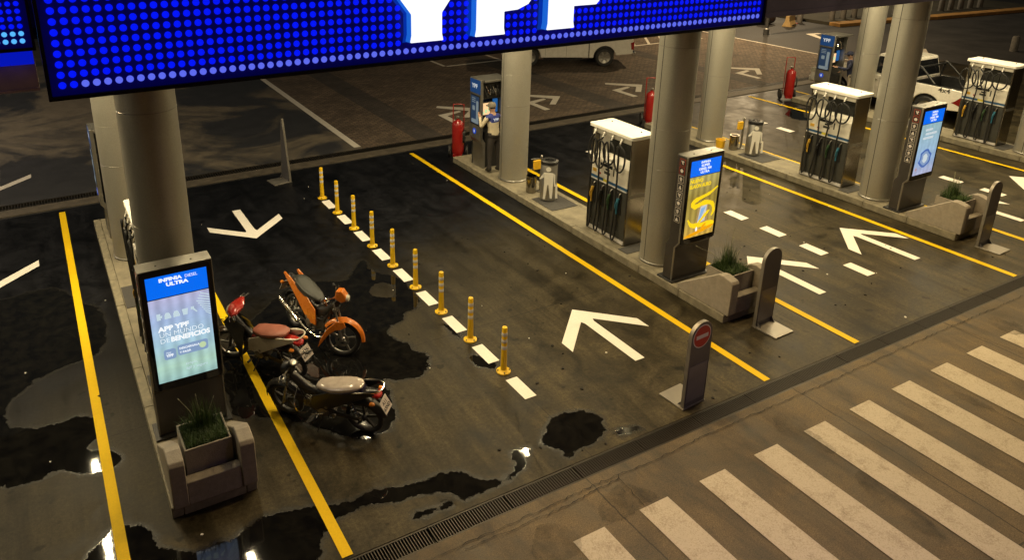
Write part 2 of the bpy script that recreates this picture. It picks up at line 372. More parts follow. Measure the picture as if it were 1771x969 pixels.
def obj(name, me, parent=None, bevel=0.0, seg=2):
    o = bpy.data.objects.new(name, me); COL.objects.link(o)
    if parent is not None: o.parent = parent
    if bevel:
        b = o.modifiers.new('bevel', 'BEVEL'); b.width = bevel; b.segments = seg; b.limit_method = 'ANGLE'; b.angle_limit = radians(35); b.harden_normals = False
    return o
def thing(name, label, cat, loc=(0, 0, 0), rz=0.0, group=None):
    o = bpy.data.objects.new(name, None); COL.objects.link(o); o.location = loc; o.rotation_euler = (0, 0, rz)
    o.empty_display_size = .2
    o['label'] = label; o['category'] = cat
    if group: o['group'] = group
    return o
def tag(o, label, cat, group=None):
    o['label'] = label; o['category'] = cat
    if group: o['group'] = group
    return o
def struct(o): o['kind'] = 'structure'; return o
def copy_tree(o, parent=None):
    c = o.copy(); COL.objects.link(c); c.parent = parent
    for ch in list(o.children): copy_tree(ch, c)
    return c
def poly_sheet(name, pts, z, m, parent=None):
    """flat polygon (may be concave) as a triangulated sheet with normal up"""
    bm = bmesh.new(); vs = [bm.verts.new((p[0], p[1], z)) for p in pts]; f = bm.faces.new(vs)
    bm.normal_update()
    if f.normal.z < 0: f.normal_flip()
    bmesh.ops.triangulate(bm, faces=bm.faces[:])
    me = bpy.data.meshes.new(name); bm.to_mesh(me); bm.free(); me.materials.append(MATS[m])
    return obj(name, me, parent)
def rough_outline(pts, it=4, k=.16):
    rnd = random.Random(len(pts)*13+int(pts[0][0]*100))
    P = [Vector(p) for p in pts]
    # one round of corner cutting, then fractal midpoint displacement
    Q = []
    for i in range(len(P)):
        a, b = P[i], P[(i+1) % len(P)]; Q += [a*.75+b*.25, a*.25+b*.75]
    P = Q
    for t in range(it):
        Q = []
        for i in range(len(P)):
            a, b = P[i], P[(i+1) % len(P)]; d = b-a; n = Vector((-d.y, d.x)); Q += [a, (a+b)/2+n*rnd.uniform(-k, k)]
        P = Q
        if min((P[i]-P[i-1]).length for i in range(len(P))) < .004 or len(P) > 700: break
    return P
def cat(pts, per=8):
    """Catmull-Rom samples"""
    P = [Vector(p) for p in pts]; P = [P[0]*2-P[1]] + P + [P[-1]*2-P[-2]]; out = []
    for i in range(1, len(P)-2):
        a, b, c, d = P[i-1:i+3]
        for k in range(per):
            t = k/per
            out.append(.5*((2*b)+(c-a)*t+(2*a-5*b+4*c-d)*t*t+(3*b-a-3*c+d)*t**3))
    out.append(P[-2]); return out
_TXT = {}
def text(name, s, size, m, parent, M, bold=0.0, extrude=0.0, align='LEFT', stretch=1.0):
    key = (s, size, bold, extrude, align, stretch, m)
    if key not in _TXT:
        cu = bpy.data.curves.new('lettering', 'FONT'); cu.body = s; cu.size = size; cu.offset = bold; cu.extrude = extrude; cu.align_x = align; cu.resolution_u = 3
        to = bpy.data.objects.new('lettering', cu); COL.objects.link(to)
        bpy.context.view_layer.update()
        dg = bpy.context.evaluated_depsgraph_get(); me = bpy.data.meshes.new_from_object(to.evaluated_get(dg))
        bpy.data.objects.remove(to); bpy.data.curves.remove(cu)
        for v in me.vertices: v.co.x *= stretch
        me.materials.clear(); me.materials.append(MATS[m]); _TXT[key] = me
    o = obj(name, _TXT[key], parent); o.matrix_local = M; return o
FACE_NY = Matrix(((1, 0, 0, 0), (0, 0, -1, 0), (0, 1, 0, 0), (0, 0, 0, 1)))      # text plane facing -y, reading along +x
FACE_NX = Matrix(((0, 0, -1, 0), (-1, 0, 0, 0), (0, 1, 0, 0), (0, 0, 0, 1)))     # facing -x, reading along -y
def T(x, y, z): return Matrix.Translation((x, y, z))
def rounded(x0, x1, y0, y1, r, n=5):
    out = []
    for cx, cy, a0 in ((x1-r, y1-r, 0), (x0+r, y1-r, 90), (x0+r, y0+r, 180), (x1-r, y0+r, 270)):
        out += [(cx+r*cos(radians(a0+90*k/n)), cy+r*sin(radians(a0+90*k/n))) for k in range(n+1)]
    return out

# ---------------------------------------------------------------- ground
def sheet(name, x0, x1, y0, y1, z, m):
    return struct(MB().add([(x0,y0,z),(x1,y0,z),(x1,y1,z),(x0,y1,z)], [(0,1,2,3)]).build(name, m, ang=0))
sheet('ground', -600, 600, -600, 600, -.35, 'street_asphalt')
Y_G0, Y_G1 = 5.66, 5.93          # front drain
Y_B0, Y_B1 = 18.32, 18.66        # back drain
def slab(name, x0, x1, y0, y1, m):
    return struct(MB().box(x0, x1, y0, y1, -.34, 0).build(name, m, ang=0))
slab('forecourt', -14, 34, Y_G1, 17.80, 'forecourt_concrete')
slab('road', -40, 60, -14, Y_G0, 'road_concrete')
slab('drain_margin', -14, 34, 17.92, Y_B0, 'drain_concrete')
slab('yard', -40, 7.55, Y_B1, 60, 'back_asphalt')
slab('paved_yard', 7.55, 30.6, Y_B1, 60, 'block_paving')
slab('street', 30.6, 110, Y_B1, 90, 'street_asphalt')
slab('side_street', 34, 110, Y_G0, Y_B1, 'street_asphalt')
struct(MB().box(-14, 34, 17.80, 17.92, -.33, -.02).build('joint_gap', 'dark_channel', ang=0))

def drain(name, y0, y1, x0, x1, pitch, barw, panel):
    d = struct(MB().box(x0, x1, y0, y1, -.33, -.14).build(name, 'dark_channel', ang=0))
    b = MB(); b.box(0, panel-.006, y0+.004, y0+.026, -.05, -.003); b.box(0, panel-.006, y1-.026, y1-.004, -.05, -.003)
    k = 0.0
    while k < panel-.02: b.box(k, k+barw, y0+.026, y1-.026, -.045, -.006); k += pitch
    me = b.mesh('grate_panel', 'grate_iron', 0); x = x0
    while x < x1-.1:
        o = obj('grate_panel', me, d); o.location = (x, 0, random.uniform(-.004, 0)); x += panel
    return d
drain('front_drain', Y_G0, Y_G1, 1.0, 34.0, .034, .012, 1.0)
drain('back_drain', Y_B0, Y_B1, -14.0, 34.0, .06, .022, 2.0)

# ---------------------------------------------------------------- painted markings (sheets above the slabs)
ZP = .008
def line(name, x0, x1, y0, y1, m, z=ZP):
    return struct(MB().add([(x0,y0,z),(x1,y0,z),(x1,y1,z),(x0,y1,z)], [(0,1,2,3)]).build(name, m, ang=0))
LANE_X = [0.0, 2.075, 8.53, 10.58, 15.2, 17.08, 21.67, 23.75]
for x in LANE_X: line('yellow_lane_line', x-.062, x+.062, 5.96, 17.62, 'yellow_paint')
DASH_Y = [15.5-.967*k for k in range(9)]
for xc, w in ((5.31, .19), (12.91, .23), (19.36, .23)):
    for yt in DASH_Y:
        line('lane_dash', xc-w/2, xc+w/2, yt-.50, yt, 'white_paint')
ARROW = [(0, 1.66), (.77, .92), (.77, .64), (.12, 1.27), (.09, 1.2), (.09, 0), (-.09, 0), (-.09, 1.2), (-.12, 1.27), (-.77, .64), (-.77, .92)]
for x in (7.28, 11.5, 14.3, 18.12, 20.9): struct(poly_sheet('lane_arrow', [(x+a, 7.24+b) for a, b in ARROW], ZP, 'white_paint'))
for x in (3.38, -1.3): struct(poly_sheet('lane_arrow', [(x+a, 15.9-b) for a, b in ARROW], ZP, 'white_paint'))
struct(poly_sheet('lane_arrow', [(-1.3+a, 21.3-b) for a, b in ARROW], ZP, 'old_white_paint'))
k = 2.62
while k < 17: line('zebra_stripe', k-.215, k+.215, .6, 4.97, 'worn_white_paint'); k += .937
line('yard_edge_line', 7.36, 7.56, 18.8, 40, 'old_white_paint')
SH = [(0, 0), (.22, 0), (.22, .9), (.85, 1.12), (.85, 1.28), (0, 1.12)]; CH = [(.5, 2.12), (1.55, 1.25), (.74, .42), (.57, .53), (1.12, 1.1), (.36, 1.93)]
for x, y in ((10.95, 19.5), (14.3, 19.5), (18.03, 19.47), (24.18, 19.36)):
    for s_ in (SH, CH): struct(poly_sheet('turn_arrow', [(x+a, y+b) for a, b in s_], ZP, 'old_white_paint'))
line('bay_line', 14.58, 14.72, 27.0, 33, 'old_white_paint'); line('bay_line', 14.72, 18.5, 26.88, 27.02, 'old_white_paint'); line('bay_line', 17.3, 17.44, 27.02, 33, 'old_white_paint')
line('bay_line', 24.4, 29, 26.72, 26.86, 'old_white_paint')
for k in range(4): struct(poly_sheet('hatch_line', [(24.6+k*.9, 26.86), (24.76+k*.9, 26.86), (26.06+k*.9, 28.6), (25.9+k*.9, 28.6)], ZP, 'old_white_paint'))
line('street_edge_line', 30.45, 30.57, 18.9, 40, 'old_white_paint')
struct(poly_sheet('street_arrow', [(33.9, 23.7), (34.1, 23.7), (34.9, 24.9), (35.4, 24.8), (35.4, 25.1), (34.6, 25.2)], ZP, 'old_white_paint'))
struct(poly_sheet('street_arrow', [(34.3, 18.9), (34.6, 18.9), (36.0, 19.9), (35.7, 20.1)], ZP, 'old_white_paint'))

# ---------------------------------------------------------------- puddles and oil stains, one also painting shade under a bike
PUD = {"P1":[[-1.86,14.02],[-1.17,13.82],[-0.66,13.98],[-0.2,13.83],[0.05,13.07],[0.25,12.89],[0.35,12.45],[0.31,11.79],[0.22,11.41],[0.06,11.24],[-0.23,11.21],[-0.53,11.12],[-0.9,10.8],[-1.08,10.56],[-1.06,10.16],[-1.03,9.93],[-0.46,9.78],[-0.28,9.84],[-0.13,9.81],[0.05,9.6],[0.04,9.37],[-0.23,9.07],[0.07,8.94],[0.17,8.75],[0.16,8.64],[0.06,8.58],[-0.14,8.54],[-0.33,8.66],[-0.45,8.77],[-0.49,8.86],[-0.66,8.77],[-0.99,8.76],[-1.14,8.85],[-1.62,9.05]],
"P2":[[-0.41,7.1],[-0.32,7.31],[-0.16,7.45],[-0.07,7.56],[0.06,7.55],[0.3,7.4],[0.33,7.26],[0.36,7.02],[0.45,6.97],[0.63,6.80],[0.86,6.78],[1.0,6.8],[1.08,6.76],[1.16,6.81],[1.34,6.91],[1.73,6.9],[2.03,6.8],[2.24,6.69],[2.55,6.69],[2.81,6.7],[3.02,6.58],[3.43,6.59],[3.69,6.54],[3.8,6.39],[3.88,6.23],[4.05,6.16],[4.25,6.15],[4.33,6.22],[4.40,6.27],[4.42,6.42],[4.48,6.49],[4.58,6.48],[4.75,6.44],[4.65,6.34],[4.53,6.25],[4.45,6.13],[4.23,6.06],[3.94,6.06],[3.68,6.04],[3.53,6.06],[3.50,6.2],[3.29,6.33],[3.03,6.4],[2.78,6.4],[2.54,6.52],[2.32,6.51],[2.16,6.48],[1.96,6.36],[1.85,6.19],[1.9,6.12],[1.75,6.05],[1.2,6.02],[0.4,6.3],[0,6.6]],
"P2b":[[2.85,6.11],[3.08,6.19],[3.26,6.09],[3.37,6.15],[3.42,6.05],[3.32,6.03],[3.21,6.05],[3.01,6.05]],
"P3":[[4.86,6.44],[5.12,6.65],[5.34,6.78],[5.59,6.78],[5.83,6.64],[5.91,6.46],[5.84,6.34],[5.76,6.18],[5.44,6.09],[5.16,6.12],[5.09,6.03],[4.99,6.08],[5.05,6.16],[4.86,6.38]],
"P3b":[[5.80,6.15],[5.91,6.18],[6.18,6.11],[6.22,6.01],[5.96,6.02],[5.85,6.06]],
"P4":[[3.35,11.99],[3.77,11.96],[4.31,11.64],[4.57,11.95],[4.94,12.41],[4.84,11.81],[5.21,11.4],[5.19,10.8],[5.13,10.23],[4.74,10.17],[4.65,9.94],[4.24,9.86],[4.26,9.51],[4.43,9.3],[4.36,9.07],[4.56,8.9],[4.4,8.6],[4.21,8.41],[3.84,8.53],[3.66,8.67],[3.62,8.2],[3.5,7.75],[3.2,7.52],[2.78,7.65],[2.45,8.18],[2.15,8.47],[1.9,8.68],[1.69,8.69],[1.60,8.83],[1.60,9.28],[1.68,9.97],[1.89,10.4],[2.11,10.74],[2.65,11.35]],  # puddle, stretched under the black bike to paint in its shade
"P4b":[[5.15,9.63],[5.27,9.3],[5.2,8.99],[5.12,9.23]],"P4c":[[5.09,8.62],[5.22,8.41],[5.35,8.17],[5.22,8.07],[5.08,8.18],[5.01,8.39]],
"P6":[[22.32,15.77],[22.0,15.07],[21.8,14.27],[20.6,14.49],[20.78,15.6]]}
import numpy as np
def wet_sheet(name, pts, z, m, step=.045, reach=.11):
    """flat grid over an outline; each vertex stores its distance inside the outline, so the material can let the edge fade and break up"""
    P_ = np.array([tuple(p) for p in pts]); A = P_; B = np.roll(P_, -1, 0)
    x0, y0 = P_.min(0)-reach-step; x1, y1 = P_.max(0)+reach+step
    nx, ny = int((x1-x0)/step)+2, int((y1-y0)/step)+2
    gx, gy = np.meshgrid(x0+step*np.arange(nx), y0+step*np.arange(ny)); Q = np.stack([gx.ravel(), gy.ravel()], 1)
    d2 = np.full(len(Q), 1e9); ins = np.zeros(len(Q), bool)
    for a, b in zip(A, B):
        ab = b-a; u = np.clip(((Q-a)@ab)/max(1e-9, ab@ab), 0, 1); dd = Q-(a+u[:, None]*ab); d2 = np.minimum(d2, (dd**2).sum(1))
        if a[1] != b[1]:
            c = (a[1] > Q[:, 1]) != (b[1] > Q[:, 1]); xi = (b[0]-a[0])*(Q[:, 1]-a[1])/(b[1]-a[1])+a[0]; ins ^= c & (Q[:, 0] < xi)
    sd = np.where(ins, 1, -1)*np.sqrt(d2); keep = sd > -reach
    # stay on the forecourt slab and off the raised islands
    ok = (Q[:, 1] > Y_G1+.01) & ~((Q[:, 0] > .54) & (Q[:, 0] < 1.52) & (Q[:, 1] > 7.36))
    keep &= ok; idx = -np.ones(len(Q), int); used = np.zeros(len(Q), bool); fs = []
    for r in range(ny-1):
        for c in range(nx-1):
            k = r*nx+c; f = (k, k+1, k+nx+1, k+nx)
            if ok[list(f)].all() and keep[list(f)].any(): fs.append(f); used[list(f)] = True
    idx[used] = np.arange(used.sum()); me = bpy.data.meshes.new(name)
    me.from_pydata([(float(p[0]), float(p[1]), z) for p in Q[used]], [], [tuple(int(idx[v]) for v in f) for f in fs])
    at = me.attributes.new('depth', 'FLOAT', 'POINT'); at.data.foreach_set('value', sd[used].astype('f'))
    me.materials.append(MATS[m]); return obj(name, me)
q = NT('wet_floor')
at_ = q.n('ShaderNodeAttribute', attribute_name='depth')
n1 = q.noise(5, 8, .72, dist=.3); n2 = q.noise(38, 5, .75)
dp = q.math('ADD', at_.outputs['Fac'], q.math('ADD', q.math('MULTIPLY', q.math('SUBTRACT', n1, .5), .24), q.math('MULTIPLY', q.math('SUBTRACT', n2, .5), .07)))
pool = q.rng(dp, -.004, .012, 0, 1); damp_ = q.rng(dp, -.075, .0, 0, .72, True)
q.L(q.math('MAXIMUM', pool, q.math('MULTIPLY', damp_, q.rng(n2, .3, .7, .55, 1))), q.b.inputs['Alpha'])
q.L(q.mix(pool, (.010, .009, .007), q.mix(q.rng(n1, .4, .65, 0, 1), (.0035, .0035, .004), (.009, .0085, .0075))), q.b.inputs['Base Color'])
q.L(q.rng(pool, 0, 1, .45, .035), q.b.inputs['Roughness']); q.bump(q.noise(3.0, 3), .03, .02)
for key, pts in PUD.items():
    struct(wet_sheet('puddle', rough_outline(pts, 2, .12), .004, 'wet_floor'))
STAINS = [[(4.94,5.3),(5.21,5.4),(5.35,5.4),(5.43,5.27),(5.58,5.05),(5.44,4.98),(5.32,5.03),(5.12,4.96),(4.83,4.97),(4.72,5.08)], [(4.04,5.34),(4.21,5.31),(4.39,5.12),(4.38,4.91),(4.2,4.78),(3.89,4.87),(3.75,5.03),(3.93,5.19)],
    [(7.92,5.38),(8.08,5.37),(8.21,5.18),(8.12,4.95),(8.1,4.52),(7.94,4.49),(7.88,4.77),(7.77,4.95),(7.72,5.17)], [(7.96,4.19),(8.04,4.09),(7.96,3.61),(7.91,3.06),(7.75,3.06),(7.71,3.59),(7.79,4.07)], [(13.21,5.48),(13.52,5.01),(13.04,4.78),(12.9,5.14)],
    [(10.55,4.6),(10.72,4.4),(10.7,3.2),(10.5,3.0)]]
for st_ in STAINS:
    struct(poly_sheet('road_stain', rough_outline(st_, 4, .2), .012, 'road_stain'))
def crack(pts, w):
    P_ = [Vector((*p, 0)) for p in pts]; rnd = random.Random(int(pts[0][0]*50)); Q = [P_[0]]
    for a, b in zip(P_[:-1], P_[1:]):
        n_ = max(2, int((b-a).length/.045)); d_ = (b-a); pr = Vector((-d_.y, d_.x, 0)).normalized()
        Q += [a+d_*(k/n_)+pr*rnd.uniform(-.016, .016) for k in range(1, n_+1)]
    b_ = MB(); vs = []
    for i, p in enumerate(Q):
        tt = (Q[min(i+1, len(Q)-1)]-Q[max(i-1, 0)]).normalized(); pr = Vector((-tt.y, tt.x, 0))*w*rnd.uniform(.25, 1); vs += [(p.x+pr.x, p.y+pr.y, .0135), (p.x-pr.x, p.y-pr.y, .0135)]
    b_.add(vs, [(2*i, 2*i+1, 2*i+3, 2*i+2) for i in range(len(Q)-1)]); struct(b_.build('crack', 'crack_dark', None, 0))
crack([(2.2, 5.50), (3.85, 5.50), (5.17, 5.52), (6.02, 5.50), (7.2, 5.53), (9.0, 5.50), (11.5, 5.53), (14.5, 5.5)], .006)
crack([(3.2, 5.44), (4.4, 5.41), (5.35, 5.47)], .006); crack([(5.38, 5.52), (5.33, 5.41), (5.33, 5.25), (5.32, 4.99)], .006); crack([(12.4, 5.5), (12.5, 4.6), (12.42, 3.2)], .005)
crack([(4.95, 7.1), (4.8, 6.8), (4.7, 6.45), (4.62, 6.0)], .004); crack([(5.35, 7.2), (5.05, 7.0), (5.6, 6.95), (6.4, 6.9)], .003)
struct(poly_sheet('dry_patch', rough_outline([[4.56,11.21],[4.75,11.35],[4.98,11.22],[4.95,10.88],[4.81,10.72],[4.59,10.84],[4.48,10.97]], 5, .19), .0065, 'forecourt_concrete'))

# ---------------------------------------------------------------- scattered crumbs and specks on the floor
for nm, m_, n_, sd_ in (('pale_litter', 'white_plastic', 34, 1), ('dark_litter', 'crack_dark', 110, 2)):
    rl = random.Random(sd_); b_ = MB()
    for k in range(n_):
        x, y = rl.uniform(-1, 19), rl.choice((rl.uniform(6, 12), rl.uniform(6, 17)))
        if any(abs(x-c) < .6 for c in (1.03, 9.65, 16.25)) and y > 7: continue
        r_ = rl.uniform(.006, .018)*(1 if sd_ == 1 else 1.6); a0 = rl.uniform(0, 6)
        vs = [(x+r_*rl.uniform(.5, 1.3)*cos(a0+a), y+r_*rl.uniform(.5, 1.3)*sin(a0+a), .011+rl.uniform(0, .004)) for a in (0, 1.2, 2.4, 3.7, 5.0)]
        b_.add(vs+[(p[0], p[1], .0015) for p in vs], [(0,1,2,3,4)]+[(i, (i+1) % 5, (i+1) % 5+5, i+5) for i in range(5)])
    o = b_.build(nm, m_, None, 0); tag(o, {1: 'pale crumbs and butts scattered over the floor', 2: 'small dark specks of dirt scattered over the floor'}[sd_], 'litter'); o['kind'] = 'stuff'

# ---------------------------------------------------------------- islands
ISL = {'left': 1.03, 'middle': 9.65, 'right': 16.25, 'far': 22.85}
BY = {'left': 'beside the motorbikes', 'middle': 'beside the yellow delineator lane', 'right': 'in the middle of the right lanes', 'far': 'next to the pickup being refuelled'}
IZ = .15
def island(key):
    xc = ISL[key]; t = thing('pump_island', {'left': 'long raised concrete pump island at the left beside the motorbikes', 'middle': 'raised concrete pump island under the kiosk with the yellow advert',
        'right': 'raised concrete pump island under the kiosk with the pale blue advert', 'far': 'raised concrete pump island next to the white pickup at the pump'}[key], 'island', (xc, 0, 0), group='pump islands')
    y0, y1, w = 7.37, 16.45, .48
    MB().box(-w+.13, w-.13, y0+.13, y1-.13, 0, IZ-.006).build('top_slab', 'island_concrete', t, 0)
    ks = MB().box(0, .125, .004, 1.0, 0, IZ).mesh('kerb_stone', 'kerb_concrete', 0)
    n = 9; L = (y1-y0)/n
    for i in range(n):
        for sx in (-1, 1):
            o = obj('kerb_stone', ks, t, .012); o.scale = (1, L-.002, 1); o.location = (-w if sx < 0 else w-.125, y0+i*L, random.uniform(-.003, .003))
    ke = MB().box(-w+.13, w-.13, 0, .124, 0, IZ-.001).mesh('kerb_end', 'kerb_concrete', 0)
    for y in (y0, y1-.125): o = obj('kerb_end', ke, t, .012); o.location = (0, y, 0)
    for y in (12.25, 9.86):
        MB().box(-w+.14, w-.14, y, y+(.8 if y > 12 else .26), IZ-.004, IZ+.006).build('cover_plate', 'dark_mat', t, 0)
    return t
for k_ in ISL: island(k_)

def column(key, y, label):
    c = thing('canopy_column', label, 'column', (ISL[key]+.05, y, IZ), group='canopy columns')
    R_, top = .34, 5.07-IZ
    MB().lathe([(R_, 0), (R_, 2.598), (R_-.003, 2.600), (R_-.003, 2.606), (R_, 2.608), (R_, top)], 56).build('shaft', 'column_metal', c)
    for zr in (1.85, 4.05): MB().lathe([(R_, zr), (R_+.002, zr+.002), (R_+.002, zr+.008), (R_, zr+.010)], 56).build('joint_ring', 'brushed_grey', c)
    MB().lathe([(R_+.012, 0), (R_+.012, .03), (R_+.001, .04)], 56).build('base_ring', 'brushed_grey', c)
    for a in (178, -2):
        m_ = Matrix.Rotation(radians(a), 4, 'Z'); MB(m_).box(R_-.01, R_+.0015, -.007, .007, .045, top-.01).build('seam', 'seam_dark', c, 0)
    return c
column('left', 9.45, 'round metal column behind the mint green advert kiosk'); column('left', 14.4, 'leftmost round metal column, farther back on the left island')
column('middle', 9.45, 'round metal column behind the kiosk with the yellow advert'); column('middle', 14.4, 'round metal column beside the attendant in the beige shirt')
column('right', 9.45, 'round metal column behind the kiosk with the pale blue advert'); column('right', 14.4, 'round metal column between the red extinguisher trolley and the tidy-man bin of the right lanes')
column('far', 14.4, 'farthest round metal column, beside the attendant in dark blue'); column('far', 9.45, 'round metal column at the near end of the rightmost island')

# ---------------------------------------------------------------- advert kiosks
def kiosk(key, label):
    xc = ISL[key]+.025; t = thing('advert_kiosk', label, 'kiosk', (xc, 8.55, IZ), group='digital advert kiosks')
    W, Z = .42, -IZ
    prof_f = [(.09, .03), (.09, .66), (0, .78), (0, 2.34)]; prof_b = [(.25, 2.34), (.25, .78), (.32, .66), (.32, .03)]
    side = prof_f + prof_b
    MB().box(-W-.05, W+.05, .03, .40, 0, .03).build('base_plate', 'black_plastic', t, 0, .006)
    # housing: extruded side profile, rounded top corners given by the rim
    MB().prism([(a+.006 if i < 4 else a, b) for i, (a, b) in enumerate(side)], -W, W, 'x').build('housing', 'charcoal_panel', t, 20, .012)
    rim = MB()
    band = prof_f + [(a+.035, b) for a, b in reversed(prof_f)]
    for sx in (-1, 1): rim.prism(band, sx*(W-.014), sx*(W+.002), 'x')
    rim.box(-W-.002, W+.002, -.001, .252, 2.341, 2.354)
    rim.build('rim', 'brushed_grey', t, 20, .006)
    MB().prism(rounded(-W+.02, W-.02, .74, 2.325, .045), -.006, .02, 'y').build('front_glass', 'glass_black', t, 20)
    for x in (-.2, .2): MB().cyl((x, .1, 2.35), (x, .1, 2.36), .012, n=10).build('bolt', 'seam_dark', t)
    # side pictograms on the -x face
    for i in range(8):
        zc = 2.23-i*.147; y0 = .055
        ic = MB().box(-W-.004, -W+.002, y0, y0+.125, zc-.062, zc+.062).build('pictogram', 'icon_red' if i < 2 else 'icon_white', t, 0)
        MB().box(-W-.006, -W-.003, y0+.010, y0+.115, zc-.052, zc+.052).build('field', 'black_plastic', ic, 0)
        g_ = MB(); rr = random.Random(i)
        if i % 4 == 0: g_.prism([(y0+.03, zc-.03), (y0+.06, zc-.03), (y0+.095, zc+.03), (y0+.08, zc+.035)], -W-.008, -W-.005, 'x'); g_.box(-W-.008, -W-.005, y0+.03, y0+.06, zc+.005, zc+.03)
        elif i % 4 == 1: g_.prism([(y0+.0625+.034*cos(a*pi/4), zc+.034*sin(a*pi/4)) for a in range(8)], -W-.008, -W-.005, 'x')
        elif i % 4 == 2: g_.box(-W-.008, -W-.005, y0+.03, y0+.095, zc-.005, zc+.008); g_.box(-W-.008, -W-.005, y0+.045, y0+.08, zc-.035, zc+.03)
        else: g_.prism([(y0+.03, zc-.035), (y0+.095, zc-.035), (y0+.0625, zc+.035)], -W-.008, -W-.005, 'x')
        g_.build('glyph', 'sign_white', ic, 0)
    # lit screen
    def quad(name, x0, x1, z0, z1, d, m, par):
        me = MB().box(0, x1-x0, -.001, .001, 0, z1-z0).mesh(name, m, 0); o = obj(name, me, par); o.location = (x0, -.008-d, z0); return o
    def flat(name, pts, d, m, par): return MB().prism([(a, b) for a, b in pts], -.008-d-.0008, -.008-d+.0008, 'y').build(name, m, par, 0)
    hd = quad('screen_header', -.347, .347, 1.985, 2.265, 0, 'screen_blue', t)
    body = quad('screen', -.347, .347, .845, 1.972, 0, {'left': 'ad_mint', 'middle': 'ad_gold', 'right': 'ad_sky'}[key], t)
    def tx(s_, x, z, size, m='screen_text', bold=0.0, al='LEFT', st=1.0, par=None):
        p = par or body; off = Vector(p.location)
        return text('lettering', s_, size, m, p, T(x-off.x, -.0148-off.y, z-off.z) @ FACE_NY, bold, 0, al, st)
    def fl(name, pts, d, m):
        o = flat(name, [(a+.347, b-.845) for a, b in pts], d-.008, m, body); return o
    if key == 'left':
        tx('INFINIA', -.20, 2.19, .062, 'screen_white', .003, st=1.2, par=hd); tx('DIESEL', .092, 2.19, .055, 'screen_white', 0, st=.9, par=hd); tx('ULTRA', 0, 2.125, .062, 'screen_white', .003, 'CENTER', 1.3, hd)
        for i in range(9):
            z0 = 1.95-i*.033; xl = .19+.055*abs(i-3)/3
            fl('stripe_mark', [(xl, z0), (.345, z0-.05), (.345, z0-.062), (xl, z0-.012)], .004, 'screen_icon')
        for i, x in enumerate((-.25, -.15, -.05, .05, .145)):
            z0 = 1.70
            if i == 0: p = [(x-.025, z0), (x+.02, z0), (x+.02, z0+.03), (x+.035, z0+.02), (x+.04, z0+.06), (x+.02, z0+.05), (x+.02, z0+.085), (x-.025, z0+.085)]
            elif i in (1, 2): p = [(x-.038, z0), (x+.038, z0), (x+.038, z0+.03), (x+.028, z0+.045), (x+.028, z0+.06), (x+.01, z0+.08), (x-.02, z0+.08), (x-.036, z0+.05)]
            elif i == 3: p = [(x-.025, z0), (x+.025, z0), (x+.035, z0+.08), (x-.035, z0+.08)]
            else: p = [(x-.01, z0+.05), (x+.035, z0), (x+.045, z0+.01), (x+.01, z0+.06), (x+.01, z0+.085), (x-.025, z0+.085), (x-.03, z0+.05)]
            fl('icon', p, .004, 'screen_icon')
        tx('APP YPF', -.275, 1.545, .088, 'screen_white', .004, st=1.12); tx('UN MUNDO', -.275, 1.465, .088, 'screen_text', -.001, st=1.05); tx('DE', -.275, 1.385, .088, 'screen_text', -.001, st=1.05); tx('BENEFICIOS', -.15, 1.385, .088, 'screen_white', .004, st=.98)
        fl('badge', rounded(-.25, -.11, 1.15, 1.29, .03), .004, 'badge_blue'); fl('badge', rounded(-.09, .27, 1.17, 1.31, .03), .004, 'badge_blue')
        tx('App', -.225, 1.235, .035); tx('YPF', -.225, 1.185, .052, 'screen_white', .002)
        tx('DESCARGALA', -.07, 1.25, .038, 'screen_white', .001); tx('Y PAGÁ', -.07, 1.195, .038, 'screen_white', .001)
        fl('badge', [(.205+.042*cos(a*pi/6), 1.24+.042*sin(a*pi/6)) for a in range(12)], .0045, 'badge_green')
        tx('simple,', -.02, 1.02, .052, 'screen_icon'); tx('ágil y seguro', -.02, .955, .052, 'screen_icon')
    elif key == 'middle':
        for i, (s_, w_) in enumerate((('INFINIA', 1.1), ('SUPER', 1.2), ('DIESEL 500', 1.05), ('ULTRA', 1.15))): tx(s_, -.02, 2.205-i*.06, .058, 'screen_white', .002, 'CENTER', w_, hd)
        tx('NUEVO', -.335, 1.87, .092, 'ad_yellow', .004, st=.95); tx('ELAION AURO', -.335, 1.775, .092, 'ad_yellow', .004, st=.82)
        fl('picture_shape', [(-.06, 1.46), (.16, 1.52), (.17, 1.05), (-.12, .98)], .004, 'ad_tan')
        fl('picture_shape', [(-.02, 1.40), (.13, 1.42), (.11, 1.12), (-.07, 1.08)], .005, 'ad_silver'); fl('picture_shape', [(.0, 1.36), (.10, 1.38), (.0, 1.16), (-.05, 1.14)], .0055, 'ad_bottleblue')
        def ribbon(pts, w, m, d):
            C = cat([(a, b, 0) for a, b in pts], 6); up_, lo_ = [], []
            for i, p in enumerate(C):
                tt = (C[min(i+1, len(C)-1)]-C[max(i-1, 0)]).normalized(); f_ = w*(.35+.65*sin(pi*(i+.5)/len(C)))*(.8+.4*random.random()); up_.append((p.x-tt.y*f_, p.y+tt.x*f_)); lo_.append((p.x+tt.y*f_, p.y-tt.x*f_))
            b_ = MB(); n_ = len(C); b_.add([(a+.347, -d+.0, z_-.845) for a, z_ in up_+lo_], [(i, i+1, n_+i+1, n_+i) for i in range(n_-1)]); b_.build('picture_shape', m, body, 0)
        ribbon([(.34, 1.72), (.16, 1.62), (-.08, 1.56), (-.22, 1.50), (-.16, 1.42), (.05, 1.46), (.24, 1.42), (.30, 1.28), (.26, 1.18)], .045, 'ad_yellow', .006)
        ribbon([(-.30, 1.20), (-.20, 1.08), (0, 1.05), (.20, 1.05), (.31, 1.04), (.27, .95)], .045, 'ad_yellow', .0062)
        ribbon([(-.08, 1.06), (.03, 1.16), (.14, 1.26), (.2, 1.3)], .03, 'ad_yellow', .0064)
